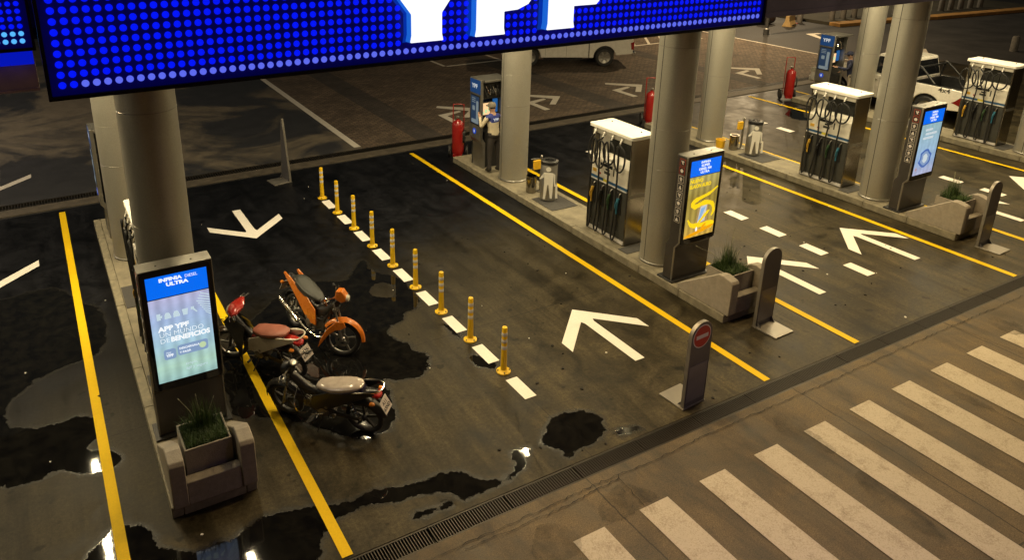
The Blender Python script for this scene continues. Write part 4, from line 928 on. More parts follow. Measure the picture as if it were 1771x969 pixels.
def motorbike(name, label, loc_f, loc_r, lean, S, seed=0):
    """front / rear wheel ground points; S = style dict"""
    f, r = Vector(loc_f), Vector(loc_r); d = (f-r).normalized(); c = (f+r)/2
    t = thing(name, label, 'motorbike', (c.x, c.y, 0), atan2(d.y, d.x), 'parked motorbikes')
    t.rotation_mode = 'XYZ'; t.rotation_euler = (-lean, 0, atan2(d.y, d.x)); sc__ = S.get('scale', 1.0); t.scale = (sc__, sc__, sc__)
    tr = S.get('turn', 0.0); FX, RX = .61, -.61
    Mt = T(.47, 0, .70) @ Matrix.Rotation(tr, 4, 'Z') @ T(-.47, 0, -.70)       # steering
    wf = wheel(t, FX, 'front_wheel', S['rim'], 5, True, tr)
    if tr:
        wp = Mt @ Vector((FX, 0, 0)) - Vector((FX, 0, 0)); wf.location = (wp.x, wp.y, 0)
    wheel(t, RX, 'rear_wheel', S['rim'], 5, False)
    fk = MB(Mt)
    for s_ in (-1, 1): fk.tube([(FX, s_*.075, .285), (.555, s_*.075, .48)], .022, 10); fk.tube([(.555, s_*.075, .48), (.43, s_*.075, .86)], .016, 10)
    fk.box(.43, .50, -.10, .10, .74, .77); fk.cyl((FX, -.08, .285), (FX, .08, .285), .012, n=8); fk.build('fork', 'alloy' if S.get('fork_light') else 'frame_black', t)
    fe = MB(Mt); fender(fe, FX, .315, S.get('fa0', 15), S.get('fa1', 165), .068, .025); fe.build('front_fender', S['fender'], t)
    if S.get('fender_wing'):
        for s_ in (-1, 1):
            w_ = MB(Mt); w_.prism([(.50, .58), (.62, .60), (.66, .52), (.58, .46), (.50, .44), (.40, .34), (.26, .12), (.29, .26), (.37, .44)], s_*.085, s_*.105, 'y'); w_.build('fork_shield', S['fender'], t, 30, .008)
    # handlebar, head cowl, lamp
    hb = MB(Mt); hb.tube(cat([(.30, .345, .985), (.36, .25, .995), (.42, .10, .95), (.42, -.10, .95), (.36, -.25, .995), (.30, -.345, .985)], 6), .011, 8); hb.build('handlebar', 'chrome', t)
    for s_ in (-1, 1):
        MB(Mt).tube([(.30, s_*.345, .985), (.345, s_*.24, .994)], .017, 10).build('grip', 'black_rubber', t)
        MB(Mt).tube(cat([(.37, s_*.21, 1.0), (.41, s_*.27, .99), (.37, s_*.36, .98)], 4), .006, 6).build('lever', 'chrome', t)
        if S.get('mirrors'):
            MB(Mt).tube(cat([(.37, s_*.20, 1.0), (.36, s_*.24, 1.10), (.34, s_*.27, 1.17)], 4), .006, 6).build('mirror_stem', 'chrome', t)
            MB(Mt).loft([(.325, s_*.28, 1.20, .004, .004), (.33, s_*.28, 1.20, .055, .032), (.35, s_*.28, 1.20, .05, .028), (.36, s_*.28, 1.20, .01, .008)], 12).build('mirror', 'frame_black', t)
    if S['cowl'] == 'full':
        MB(Mt).loft([(.27, 0, 1.00, .05, .03, .3), (.32, 0, .995, .22, .055, .3), (.39, 0, .985, .25, .075, .25), (.47, 0, .965, .15, .085, .2), (.53, 0, .95, .06, .05, .1)], 16, 2.6).build('head_cowl', S['body'], t)
        MB(Mt).loft([(.50, 0, .955, .105, .068, .1), (.535, 0, .948, .085, .055, .1), (.55, 0, .945, .03, .02, .1)], 16).build('headlight', 'lens_clear', t)
    elif S['cowl'] == 'visor':
        MB(Mt).prism([(.44, .93), (.55, .88), (.61, .92), (.615, .98), (.54, 1.07), (.45, 1.06)], -.08, .08, 'y').build('head_cowl', 'bike_orange', t, 30, .014, 2)
        MB(Mt).loft([(.61, 0, .95, .075, .05), (.645, 0, .945, .06, .04), (.655, 0, .945, .02, .02)], 14).build('headlight', 'lens_clear', t)
    else:
        MB(Mt).loft([(.40, 0, .90, .05, .05), (.45, 0, .90, .09, .09), (.52, 0, .895, .10, .10), (.55, 0, .89, .09, .09)], 18, 2).build('headlight', 'bike_black', t)
        MB(Mt).loft([(.545, 0, .89, .088, .088), (.565, 0, .89, .05, .05)], 18, 2).build('lens', 'lens_clear', t)
        MB(Mt).lathe([(.06, 0), (.06, .05), (.05, .055), (0, .055)], 20, T(.40, 0, .985) @ Matrix.Rotation(radians(-25), 4, 'Y')).build('speedometer', 'bike_black', t)
        MB(Mt).lathe([(.035, .056), (.042, .058), (.035, .060)], 20, T(.40, 0, .985) @ Matrix.Rotation(radians(-25), 4, 'Y')).build('dial_ring', 'alloy', t)
    if S.get('nose'): MB(Mt).loft([(.50, 0, .74, .03, .02), (.53, 0, .70, .075, .06), (.60, 0, .63, .07, .05), (.66, 0, .59, .03, .02)], 14).build('nose_panel', S['nose'], t)
    # legshield / backbone
    MB().loft([(.46, 0, .80, .05, .07), (.36, 0, .72, .055, .09), (.22, 0, .60, .06, .08), (.05, 0, .54, .065, .07), (-.12, 0, .56, .07, .08)], 12, 2.6).build('backbone', S.get('spine', S['body']), t)
    if S.get('shield'):
        for s_ in (-1, 1):
            rows = []
            for k in range(7):
                u = k/6; x = .50-.30*u-.05*sin(pi*u); zt = .86-.10*u
                rows.append([(x+.02*j-.02, s_*(.07+.13*sin(pi*.5*(j/4))*(.55+.45*u)), zt-(.10+.42*u)*(j/4)*.8-.25*u*(j/4)) for j in range(5)])
            b = MB(); b.shell(rows, .008); b.build('leg_shield', S['shield'], t)
    # tail and side panels
    zs = .70
    tl = [(.08, 0, .60, .07, .06, .5), (-.08, 0, .62, .105, .085, .2), (-.30, 0, .66, .125, .085), (-.55, 0, .715, .105, .07), (-.75, 0, .78, .07, .045), (-.86, 0, .82, .03, .02)]
    MB().loft(tl, 16, 2.5).build('tail_cowl', S['body'], t)
    if S.get('side'):
        for s_ in (-1, 1):
            MB().prism([(.16, .37), (.09, .60), (-.18, .735), (-.82, .895), (-.87, .86), (-.62, .70), (-.36, .54), (-.05, .34)], s_*.112, s_*.132, 'y').build('side_panel', S['side'], t, 30, .012)
    st = [(.05, 0, .715, .05, .02), (.01, 0, .735, .09, .035), (-.10, 0, .752, .125, .045), (-.22, 0, .765, .145, .05), (-.36, 0, .80, .15, .055), (-.50, 0, .835, .135, .05), (-.60, 0, .855, .105, .04), (-.65, 0, .86, .05, .018)]
    MB().loft(st, 18, 2.8).build('seat', S['seat'], t)
    MB().loft([(x, y, z-.035, hw*.99, hh*.6) for x, y, z, hw, hh in st[1:-1]], 18, 3).build('seat_base', S.get('seat_base', 'frame_black'), t)
    # engine
    e = MB(); e.loft([(-.18, 0, .34, .06, .06), (-.14, 0, .34, .105, .10), (.02, 0, .335, .11, .105), (.10, 0, .34, .09, .08), (.13, 0, .34, .05, .05)], 16, 2.8)
    for k in range(7): e.box(.12+k*.024, .131+k*.024, -.075, .075, .315, .44)
    e.box(.12, .29, -.05, .05, .33, .42); e.lathe([(.0, .10), (.075, .10), (.08, .12), (.06, .135), (0, .135)], 20, T(-.06, 0, .335) @ Matrix.Rotation(radians(90), 4, 'X')); e.lathe([(.0, .10), (.085, .10), (.09, .12), (.06, .135), (0, .135)], 20, T(-.04, 0, .335) @ Matrix.Rotation(radians(-90), 4, 'X'))
    e.build('engine', 'engine_metal', t)
    ex = MB(); ex.tube(cat([(.29, -.03, .34), (.33, -.07, .26), (.22, -.11, .20), (-.05, -.13, .21), (-.28, -.15, .27)], 6), .018, 9); ex.build('exhaust_pipe', 'chrome' if S.get('muffler') == 'chrome' else 'frame_black', t)
    mf = MB(); mf.tube(cat([(-.26, -.155, .265), (-.32, -.16, .285), (-.60, -.17, .38), (-.84, -.175, .46)], 5), [.022, .030, .036, .040]+[.043]*10+[.04, .030], 14); mf.build('muffler', S.get('muffler', 'frame_black'), t)
    for k in range(6):
        rr_ = random.Random(seed*7+k); y_ = (-1)**k*(.03+.012*k); cb = MB(); cb.tube(cat([(.40, y_*3, .94), (.46+.02*k, y_*2.2, .84), (.36, y_*1.4, .66-.02*k), (.18, y_*1.3, .50), (.05, y_*1.2, .40)], 5), .0055, 6); cb.build('cable', 'black_rubber', t)
    for x_, y_, z_, r_ in ((.04, .11, .45, .028), (-.10, .115, .43, .022), (.14, .085, .48, .03), (-.2, .11, .30, .03), (.08, -.11, .46, .026), (-.12, -.12, .40, .03), (.2, -.06, .25, .02), (.0, .125, .27, .018)):
        MB().lathe([(0, -.02), (r_, -.018), (r_, .012), (r_*.6, .02), (0, .02)], 12, T(x_, y_, z_) @ Matrix.Rotation(radians(90), 4, 'X')).build('engine_fitting', 'engine_metal', t)
    # frame, swing arm, shocks
    g = MB()
    for s_ in (-1, 1):
        g.tube([(-.12, s_*.09, .30), (RX, s_*.085, .285)], .018, 8); g.tube([(RX+.02, s_*.10, .31), (-.48, s_*.105, .62)], .014, 8)
        g.tube(cat([(.42, s_*.02, .78), (.30, s_*.04, .55), (.16, s_*.06, .30), (-.1, s_*.08, .22)], 4), .014, 8)
    g.build('frame', 'frame_black', t)
    for s_ in (-1, 1):
        sp = MB(); P0, P1 = Vector((RX+.015, s_*.105, .33)), Vector((-.49, s_*.11, .58)); dd = P1-P0; L_ = 8
        u = dd.normalized().orthogonal().normalized(); w_ = dd.normalized().cross(u); sp.tube([P0+dd*(k/(L_*10))+.024*(cos(k*2*pi/10)*u+sin(k*2*pi/10)*w_) for k in range(L_*10+1)], .005, 5); sp.build('shock_spring', S.get('spring', 'chrome'), t)
    rf = MB(); fender(rf, RX, .33, 70, 165, .065, .02); rf.build('rear_fender', S.get('rear_fender', 'frame_black'), t)
    # rear rack, lamp, plate
    if S.get('rack', True):
        MB().tube(cat([(-.52, .12, .80), (-.72, .135, .87), (-.90, .10, .90), (-.94, 0, .90), (-.90, -.10, .90), (-.72, -.135, .87), (-.52, -.12, .80)], 6), .011, 8).build('grab_rail', S.get('rail', 'frame_black'), t)
    MB().loft([(-.80, 0, .77, .075, .04), (-.88, 0, .76, .07, .035), (-.905, 0, .755, .03, .015)], 14).build('tail_light', 'sign_red', t)
    for s_ in (-1, 1):
        MB().tube([(-.80, s_*.06, .72), (-.83, s_*.14, .72)], .008, 6).build('indicator_stem', 'frame_black', t); MB().loft([(-.80, s_*.16, .72, .03, .022), (-.85, s_*.16, .72, .03, .022), (-.87, s_*.16, .72, .012, .01)], 10, 2).build('indicator', 'amber', t)
    Mp = T(-.95, 0, .60) @ Matrix.Rotation(radians(26), 4, 'Y')
    pl = MB(Mp).box(-.004, .004, -.10, .10, -.10, .10).build('number_plate', 'plate_white', t, 0, .003)
    MB().tube([(-.80, 0, .70), (-.90, 0, .60)], .02, 6).build('plate_bracket', 'frame_black', t)
    FX_ = Matrix(((0, 0, -1, 0), (-1, 0, 0, 0), (0, 1, 0, 0), (0, 0, 0, 1)))
    for s_, z in S.get('plate', (('A11', .015), ('65ND', -.06))): text('lettering', s_, .075, 'plate_ink', pl, Mp @ T(-.006, 0, z) @ FX_, .002, 0, 'CENTER', .9)
    # pegs, stand, brake pedal
    pg = MB(); pg.tube([(.06, -.26, .25), (.06, .26, .25)], .011, 8); pg.build('foot_pegs', 'chrome', t)
    for s_ in (-1, 1): MB().tube([(.06, s_*.18, .25), (.06, s_*.27, .25)], .019, 8).build('peg_rubber', 'black_rubber', t)
    MB().tube([(-.02, .10, .24), (.03, .23, .042)], .010, 8).build('side_stand', 'frame_black', t)
    MB().tube(cat([(-.05, .14, .32), (.04, .15, .30), (.13, .15, .27)], 3), .007, 6).build('gear_lever', 'chrome', t)
    MB().prism([(-.10, .40), (-.58, .35), (-.60, .31), (-.12, .34)], .10, .115, 'y').build('chain_guard', 'frame_black', t, 0)
    if S.get('crash'):
        for s_ in (-1, 1): MB().tube(cat([(.36, s_*.03, .60), (.34, s_*.20, .50), (.28, s_*.22, .34), (.18, s_*.08, .24)], 5), .011, 8).build('crash_bar', 'chrome', t)
    if S.get('band'): MB().loft([(-.20, 0, .70, .128, .028), (-.45, 0, .735, .128, .028), (-.66, 0, .785, .10, .024)], 18, 3).build('trim_band', S['band'], t)
    return t
def rearpt(f, d, L=1.22):
    v = Vector(d).normalized(); return (f[0]-v.x*L, f[1]-v.y*L)
f_ = (3.30, 9.46); motorbike('motorbike', 'orange motorbike with black seat facing the camera', f_, rearpt(f_, (.23, -.97)), radians(9),
    dict(rim='alloy', body='bike_black', fender='bike_orange', fender_wing=True, fa0=2, fa1=150, cowl='visor', seat='seat_black', side='bike_orange', muffler='chrome', turn=radians(40), fork_light=True, rail='frame_black', spine='frame_black', rack=False))
f_ = (2.0, 10.30); motorbike('motorbike', 'red and white motorbike with brick red seat nearest the advert kiosk', f_, rearpt(f_, (-.52, .86), 1.15), radians(9),
    dict(scale=.94, rim='alloy', body='bike_red', fender='brown_fender', fa0=-5, fa1=160, cowl='full', seat='seat_red', side='bike_white', seat_base='frame_black', shield='bike_black', turn=radians(26), nose='bike_white', spine='bike_black', rail='bike_white', mirrors=False))
f_ = (2.26, 8.55); motorbike('motorbike', 'black motorbike with pale grey seat in front', f_, rearpt(f_, (-.68, .735), 1.14), radians(9),
    dict(scale=.935, rim='frame_black', body='bike_black', fender='bike_black', fa0=-5, fa1=170, cowl='naked', seat='seat_grey', side='bike_black', seat_base='bike_navy', band='bike_navy', turn=radians(-6), mirrors=False, crash=True, rail='chrome', fork_light=True, spring='chrome', spine='bike_black'))

# ---------------------------------------------------------------- pickups
def panel(b, quad, inset, off):
    """thin dark pane set on a quad (4 points, outward order by off sign)"""
    Q = [Vector(p) for p in quad]; c = sum(Q, Vector())/4; n = (Q[1]-Q[0]).cross(Q[3]-Q[0]).normalized()
    I = [c+(p-c)*(1-inset/max(.05, (p-c).length)) for p in Q]
    b.add([tuple(p+n*off) for p in I]+[tuple(p-n*abs(off)*.5) for p in I], [(0,1,2,3),(7,6,5,4),(0,4,5,1),(1,5,6,2),(2,6,7,3),(3,7,4,0)])
def pickup(label, loc, rz, decal=False):
    t = thing('pickup_truck', label, 'pickup', loc, rz, 'white pickup trucks')
    W = .91
    fa = list(reversed(arc(1.62, .40, .45, 8, 172, 12))); ra = list(reversed(arc(-1.45, .40, .45, 8, 172, 12)))
    body = [(-.80, .36), (-.80, 1.13), (1.06, 1.13), (1.20, 1.12), (2.1, 1.04), (2.48, .95), (2.64, .80), (2.66, .48), (2.3, .40), (2.07, .42)] + list(reversed(fa)) + [(1.16, .36)]
    MB().prism(body, -W, W, 'y').build('body', 'truck_white', t, 30, .05, 3)
    bed = [(-.815, .36), (-.815, 1.13), (-2.56, 1.13), (-2.60, .95), (-2.58, .52), (-1.92, .46)] + ra + [(-1.0, .36)]
    for s_ in (-1, 1):
        MB().prism(bed, s_*W, s_*(W-.09), 'y').build('bed_side', 'truck_white', t, 30, .03, 2)
        MB().box(-2.5, -.84, s_*W-.06-(.0 if s_ > 0 else -.03), s_*W-(.03 if s_ > 0 else -.06), 1.125, 1.15).build('bed_rail', 'black_plastic', t, 0, .008)
    MB().box(-2.55, -.82, -W+.09, W-.09, .60, .66).build('bed_floor', 'black_plastic', t, 0)
    MB().box(-.90, -.82, -W+.09, W-.09, .66, 1.12).build('bed_front', 'black_plastic', t, 0)
    for s_ in (-1, 1): MB().box(-2.52, -.905, min(s_*(W-.10), s_*(W-.13)), max(s_*(W-.10), s_*(W-.13)), .665, 1.135).build('bed_liner', 'black_plastic', t, 0)
    MB().box(-2.528, -2.50, -W+.135, W-.135, .665, 1.10).build('bed_liner', 'black_plastic', t, 0)
    tg = MB().box(-2.60, -2.53, -W+.10, W-.10, .55, 1.12).build('tailgate', 'truck_white', t, 0, .02); MB().box(-2.612, -2.59, -.12, .12, .92, .98).build('handle', 'chrome', tg, 0)
    MB().box(-2.74, -2.58, -W+.05, W-.05, .42, .58).build('rear_bumper', 'chrome', t, 0, .03); MB().box(2.60, 2.74, -W+.06, W-.06, .40, .62).build('front_bumper', 'truck_white', t, 0, .04)
    MB().box(2.655, 2.70, -.55, .55, .64, .86).build('grille', 'black_plastic', t, 0, .02)
    # cab
    b0 = [(-.82, -.85, 1.12), (1.08, -.85, 1.12), (1.08, .85, 1.12), (-.82, .85, 1.12)]; b1 = [(-.70, -.70, 1.79), (.34, -.70, 1.81), (.34, .70, 1.81), (-.70, .70, 1.79)]
    MB().add(b0+b1, [(0,3,2,1),(4,5,6,7),(0,1,5,4),(1,2,6,5),(2,3,7,6),(3,0,4,7)]).build('cab', 'truck_white', t, 30, .06, 3)
    def lerp(a, b, u): return tuple(Vector(a).lerp(Vector(b), u))
    for s_ in (0, 1):
        A, B, C_, D = (b0[0], b0[1], b1[1], b1[0]) if s_ == 0 else (b0[2], b0[3], b1[3], b1[2])
        for u0, u1 in (((.05, .47), (.50, .93)) if s_ == 0 else ((.07, .50), (.53, .95))):
            q0, q1, q2, q3 = lerp(A, B, u0), lerp(A, B, u1), lerp(D, C_, u1), lerp(D, C_, u0)
            q0, q1, q2, q3 = lerp(q0, q3, .06), lerp(q1, q2, .06), lerp(q1, q2, .88), lerp(q0, q3, .88)
            b = MB(); panel(b, (q0, q1, q2, q3), .02, .006); b.build('side_window', 'car_glass', t, 0)
    b = MB(); panel(b, (lerp(b0[1], b1[1], .06), lerp(b0[2], b1[2], .06), lerp(b0[2], b1[2], .92), lerp(b0[1], b1[1], .92)), .08, .006); b.build('windscreen', 'car_glass', t, 0)
    b = MB(); panel(b, (lerp(b0[3], b1[3], .1), lerp(b0[0], b1[0], .1), lerp(b0[0], b1[0], .9), lerp(b0[3], b1[3], .9)), .08, .006); b.build('rear_window', 'car_glass', t, 0)
    for s_ in (-1, 1):
        MB().loft([(1.0, s_*1.0, 1.2, .01, .02), (.96, s_*1.0, 1.2, .10, .075), (.88, s_*1.0, 1.2, .10, .075), (.86, s_*1.0, 1.2, .06, .05)], 12).build('mirror', 'black_plastic', t)
        for x in (.98, .12, -.78): MB().box(x-.004, x+.004, s_*W-.001 if s_ > 0 else -W-.002, s_*W+.002 if s_ > 0 else -W+.001, .42, 1.10).build('door_gap', 'seam_dark', t, 0)
        for x in (.28, -.60): MB().box(x-.09, x+.09, min(s_*W, s_*(W+.03)), max(s_*W, s_*(W+.03)), .96, .99).build('door_handle', 'chrome', t, 0, .008)
        # triangular tail lamp wrapping the corner
        MB().prism([(-2.622, 1.02), (-2.622, .64), (-2.50, .66), (-2.20, .74), (-2.30, .80), (-2.50, 1.0)] if decal else [(-2.622, 1.02), (-2.622, .70), (-2.52, .71), (-2.48, .98)], min(s_*(W-.10), s_*(W+.008)), max(s_*(W-.10), s_*(W+.008)), 'y').build('tail_lamp', 'taillight_red', t, 0)
        MB().prism([(-2.628, .98), (-2.628, .80), (-2.50, .82), (-2.53, .95)], min(s_*(W-.06), s_*(W+.012)), max(s_*(W-.06), s_*(W+.012)), 'y').build('brake_lamp', 'brake_lamp' if decal else 'taillight_red', t, 0)
        MB().prism([(2.62, .92), (2.66, .76), (2.40, .78), (2.36, .90)], min(s_*(W-.25), s_*(W+.006)), max(s_*(W-.25), s_*(W+.006)), 'y').build('headlamp', 'lens_clear', t, 0)
        for x in (1.62, -1.45):
            Mw = T(x, s_*(W-.12), .38) @ Matrix.Rotation(radians(90), 4, 'X')
            w = MB().lathe([(.25, -.12), (.35, -.12), (.38, -.09), (.38, .09), (.35, .12), (.25, .12)], 36, Mw, True).build('wheel', 'black_rubber', t)
            h = MB(Mw); h.lathe([(0, -.06), (.06, -.06), (.08, -.04), (.255, -.08), (.255, .08), (.08, .04), (.06, .06), (0, .06)], 28)
            for k in range(6):
                a = 2*pi*k/6; dv = Vector((cos(a), sin(a), 0)); pv = Vector((-sin(a), cos(a), 0)); vs = []
                for P_ in (dv*.05, dv*.25):
                    for s1, s2 in ((-1, -1), (1, -1), (1, 1), (-1, 1)): vs.append(tuple(P_+pv*.03*s1+Vector((0, 0, .085*s2))))
                h.add(vs, [(0,3,2,1),(4,5,6,7),(0,1,5,4),(1,2,6,5),(2,3,7,6),(3,0,4,7)])
            h.build('rim', 'alloy', w)
            MB().box(x-.40, x+.40, min(s_*.45, s_*.76), max(s_*.45, s_*.76), .42, .84).build('wheel_well', 'black_plastic', t, 0)
        MB().tube(cat([(-.86, s_*.74, 1.13), (-.95, s_*.72, 1.55), (-1.05, s_*.72, 1.58), (-1.55, s_*.78, 1.16)], 5), .03, 10).build('roll_bar', 'black_plastic', t) if decal else None
    if decal: MB().tube([(-.97, -.72, 1.57), (-.97, .72, 1.57)], .03, 10).build('roll_bar', 'black_plastic', t)
    MB().box(-.6, 1.0, -.6, .6, .25, .36).build('underbody', 'black_plastic', t, 0)
    if decal: text('lettering', '4x4', .20, 'dark_panel', t, T(-2.12, W+.004, .99) @ Matrix(((-1, 0, 0, 0), (0, 0, 1, 0), (0, 1, 0, 0), (0, 0, 0, 1))), .004, 0, 'RIGHT', 1.2)
    return t
pickup('white pickup with 4x4 lettering standing at the rightmost fuel pump', (24.93, 14.42, 0), radians(90), True)
pickup('white pickup crossing the dark paved yard beyond the sign', (19.55, 25.38, 0), atan2(1.30, -2.42))

# ---------------------------------------------------------------- people
def person(name, label, loc, rz, J, mats, extra):
    """J: joint -> (xyz, radius); one continuous skinned body. x right, y forward, z up"""
    t = thing(name, label, 'person', loc, rz)
    names = list(J); idx = {n: i for i, n in enumerate(names)}
    E_ = extra['bones']
    me = bpy.data.meshes.new('body'); me.from_pydata([J[n][0] for n in names], [(idx[a], idx[b]) for a, b, _ in E_], [])
    o = bpy.data.objects.new('body_tmp', me); COL.objects.link(o)
    sk = o.modifiers.new('skin', 'SKIN'); sk.use_smooth_shade = True
    for i, n in enumerate(names):
        r = J[n][1]; r = (r, r) if not isinstance(r, tuple) else r
        me.skin_vertices[0].data[i].radius = r
        me.skin_vertices[0].data[i].use_root = (n == 'pelvis')
    sb = o.modifiers.new('sub', 'SUBSURF'); sb.levels = 2; sb.render_levels = 2
    bpy.context.view_layer.update(); dg = bpy.context.evaluated_depsgraph_get()
    out = bpy.data.meshes.new_from_object(o.evaluated_get(dg)); bpy.data.objects.remove(o)
    out.materials.clear(); order = []
    for _, _, m in E_:
        if m not in order: order.append(m); out.materials.append(MATS[m])
    segs = [(Vector(J[a][0]), Vector(J[b][0]), order.index(m)) for a, b, m in E_]
    for p in out.polygons:
        c = p.center; best = 1e9
        for a, b, k in segs:
            d = b-a; u = max(0, min(1, (c-a).dot(d)/max(1e-9, d.length_squared))); q_ = (c-(a+d*u)).length
            if q_ < best: best = q_; p.material_index = k
        p.use_smooth = True
    body = obj('body', out, t)
    return t
def human(name, label, loc, rz, shirt, yoke, trouser, cap, arm_l, arm_r, back_text=False, lean=.06):
    H_ = dict(pelvis=((0, 0, .93), (.165, .12)), waist=((0, lean*.5, 1.06), (.155, .11)), chest=((0, lean, 1.27), (.175, .12)), neckb=((0, lean+.01, 1.43), (.10, .08)), neck=((0, lean+.02, 1.50), .055), head=((0, lean+.045, 1.60), (.078, .09)), crown=((0, lean+.05, 1.69), (.07, .082)),
        shl=((-.185, lean, 1.40), .065), shr=((.185, lean, 1.40), .065), hipl=((-.095, 0, .88), .095), hipr=((.095, 0, .88), .095),
        knl=((-.11, .03, .48), .068), knr=((.12, -.02, .48), .068), anl=((-.12, 0, .09), .045), anr=((.13, -.05, .09), .045), tol=((-.13, .15, .04), .04), tor=((.15, .10, .04), .04), hel=((-.12, -.04, .045), .04), her=((.13, -.09, .045), .04),
        ell=(arm_l[0], .046), wrl=(arm_l[1], .033), elr=(arm_r[0], .046), wrr=(arm_r[1], .033))
    B = [('pelvis', 'waist', shirt), ('waist', 'chest', shirt), ('chest', 'neckb', yoke), ('neckb', 'neck', 'skin'), ('neck', 'head', 'skin'), ('head', 'crown', 'hair_dark'), ('neckb', 'shl', yoke), ('neckb', 'shr', yoke), ('pelvis', 'hipl', trouser), ('pelvis', 'hipr', trouser),
        ('hipl', 'knl', trouser), ('hipr', 'knr', trouser), ('knl', 'anl', trouser), ('knr', 'anr', trouser), ('anl', 'tol', 'shoe_black'), ('anr', 'tor', 'shoe_black'), ('anl', 'hel', 'shoe_black'), ('anr', 'her', 'shoe_black'), ('shl', 'ell', shirt), ('ell', 'wrl', shirt), ('shr', 'elr', shirt), ('elr', 'wrr', shirt)]
    for s_, w in (('l', arm_l), ('r', arm_r)):
        d = (Vector(w[1])-Vector(w[0])).normalized(); side = Vector((1, 0, 0)) if s_ == 'l' else Vector((-1, 0, 0)); side = (side-d*side.dot(d)).normalized(); W_ = Vector(w[1])
        H_['pa'+s_] = (tuple(W_+d*.07), (.038, .022)); B.append(('wr'+s_, 'pa'+s_, 'skin'))
        bend = side.cross(d).normalized()*.02
        for i, (off, ln) in enumerate(((-.03, .065), (-.01, .078), (.012, .072), (.032, .056))):
            p = W_+d*.085+side*off; H_['f%d%s' % (i, s_)] = (tuple(p+d*.01), .0105); H_['g%d%s' % (i, s_)] = (tuple(p+d*ln+bend), .008)
            B += [('pa'+s_, 'f%d%s' % (i, s_), 'skin'), ('f%d%s' % (i, s_), 'g%d%s' % (i, s_), 'skin')]
        H_['th'+s_] = (tuple(W_+d*.05+side*.055+bend), .010); B.append(('wr'+s_, 'th'+s_, 'skin'))
    t = person(name, label, loc, rz, H_, None, dict(bones=B))
    hc = Vector(H_['head'][0])
    # face and ears, cap
    fb = MB(); fb.tube([(0, hc.y+.082, hc.z+.02), (0, hc.y+.108, hc.z-.015), (0, hc.y+.085, hc.z-.025)], [.008, .014, .008], 6); fb.build('nose', 'skin', t)
    for sx in (-1, 1):
        MB().lathe([(0, -.012), (.028, -.008), (.03, 0), (.02, .01), (0, .012)], 10, T(sx*.083, hc.y-.005, hc.z) @ Matrix.Rotation(radians(90), 4, 'Y')).build('ear', 'skin', t)
        MB().lathe([(0, -.008), (.010, -.005), (.012, 0), (0, .008)], 8, T(sx*.03, hc.y+.078, hc.z+.02) @ Matrix.Rotation(radians(90), 4, 'X')).build('eye', 'hair_dark', t)
    MB().tube([(-.025, hc.y+.08, hc.z-.055), (0, hc.y+.088, hc.z-.057), (.025, hc.y+.08, hc.z-.055)], .005, 5).build('mouth', 'seat_red', t)
    cb = MB(); cb.lathe([(.102, 0), (.104, .03), (.092, .075), (.06, .105), (0, .115)], 20, T(0, hc.y+.005, hc.z+.045)); cap_o = cb.build('cap', cap, t)
    MB().prism([(.09*cos(radians(a)), hc.y+.08+.11*max(0, sin(radians(a)))) for a in range(0, 181, 15)], hc.z+.045, hc.z+.055, 'z').build('cap_peak', cap, cap_o, 0)
    MB().lathe([(.178, 0), (.180, .02), (.178, .04)], 24, T(0, .0, .93) @ Matrix.Diagonal((1, .74, 1, 1))).build('belt', 'shoe_black', t)
    if back_text:
        text('lettering', 'YPF', .085, 'terminal_white', t, T(0, lean-.128, 1.33) @ Matrix.Rotation(radians(-8), 4, 'X') @ FACE_NY, .003, 0, 'CENTER', 1.2)
    return t
human('person', 'attendant in beige shirt with blue yoke and grey cap at the terminal', (9.50, 14.98, IZ), radians(6), 'shirt_beige', 'shirt_blue', 'trouser_dark', 'cap_grey',
    ((-.33, .10, 1.17), (-.22, .30, 1.36)), ((.30, .14, 1.17), (.20, .36, 1.22)), True)
human('person', 'attendant in dark blue shirt and cap reaching to the far terminal', (23.18, 14.98, IZ), radians(40), 'shirt_navy', 'shirt_navy', 'trouser_beige', 'shirt_navy',
    ((-.30, .18, 1.22), (-.22, .46, 1.24)), ((.30, .06, 1.14), (.26, .26, 1.05)), False, .09)

# ---------------------------------------------------------------- canopy and lit sign
Y_S, X0, X1, Z0, Z1 = 6.88, .05, 8.53, 5.0, 6.2
cn = thing('canopy', 'dark flat forecourt canopy whose navy edge runs along the top right', 'canopy', (0, 0, 5.07))
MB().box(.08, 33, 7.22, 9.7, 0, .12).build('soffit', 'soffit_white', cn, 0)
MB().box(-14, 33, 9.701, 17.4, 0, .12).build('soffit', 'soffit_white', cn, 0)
MB().box(-14, 33, 9.72, 17.38, .121, 1.0).build('roof_body', 'fascia_navy', cn, 0); MB().box(.09, 33, 7.3, 9.719, .121, 1.0).build('roof_body', 'fascia_navy', cn, 0)
MB().box(8.6, 33, 7.16, 7.218, -.055, 1.1).build('fascia', 'fascia_navy', cn, 0, .006); MB().box(8.6, 33, 7.15, 7.158, -.03, .02).build('fascia_lip', 'fascia_navy', cn, 0)
MB().box(.08, 8.59, 7.16, 7.218, -.05, 1.1).build('fascia', 'fascia_navy', cn, 0)
MB().box(-14, .0, 9.60, 9.70, -.55, -.001).build('beam', 'fascia_brown', cn, 0, .01); MB().box(-14, .0, 9.58, 9.599, -.56, -.53).build('beam_lip', 'fascia_brown', cn, 0)

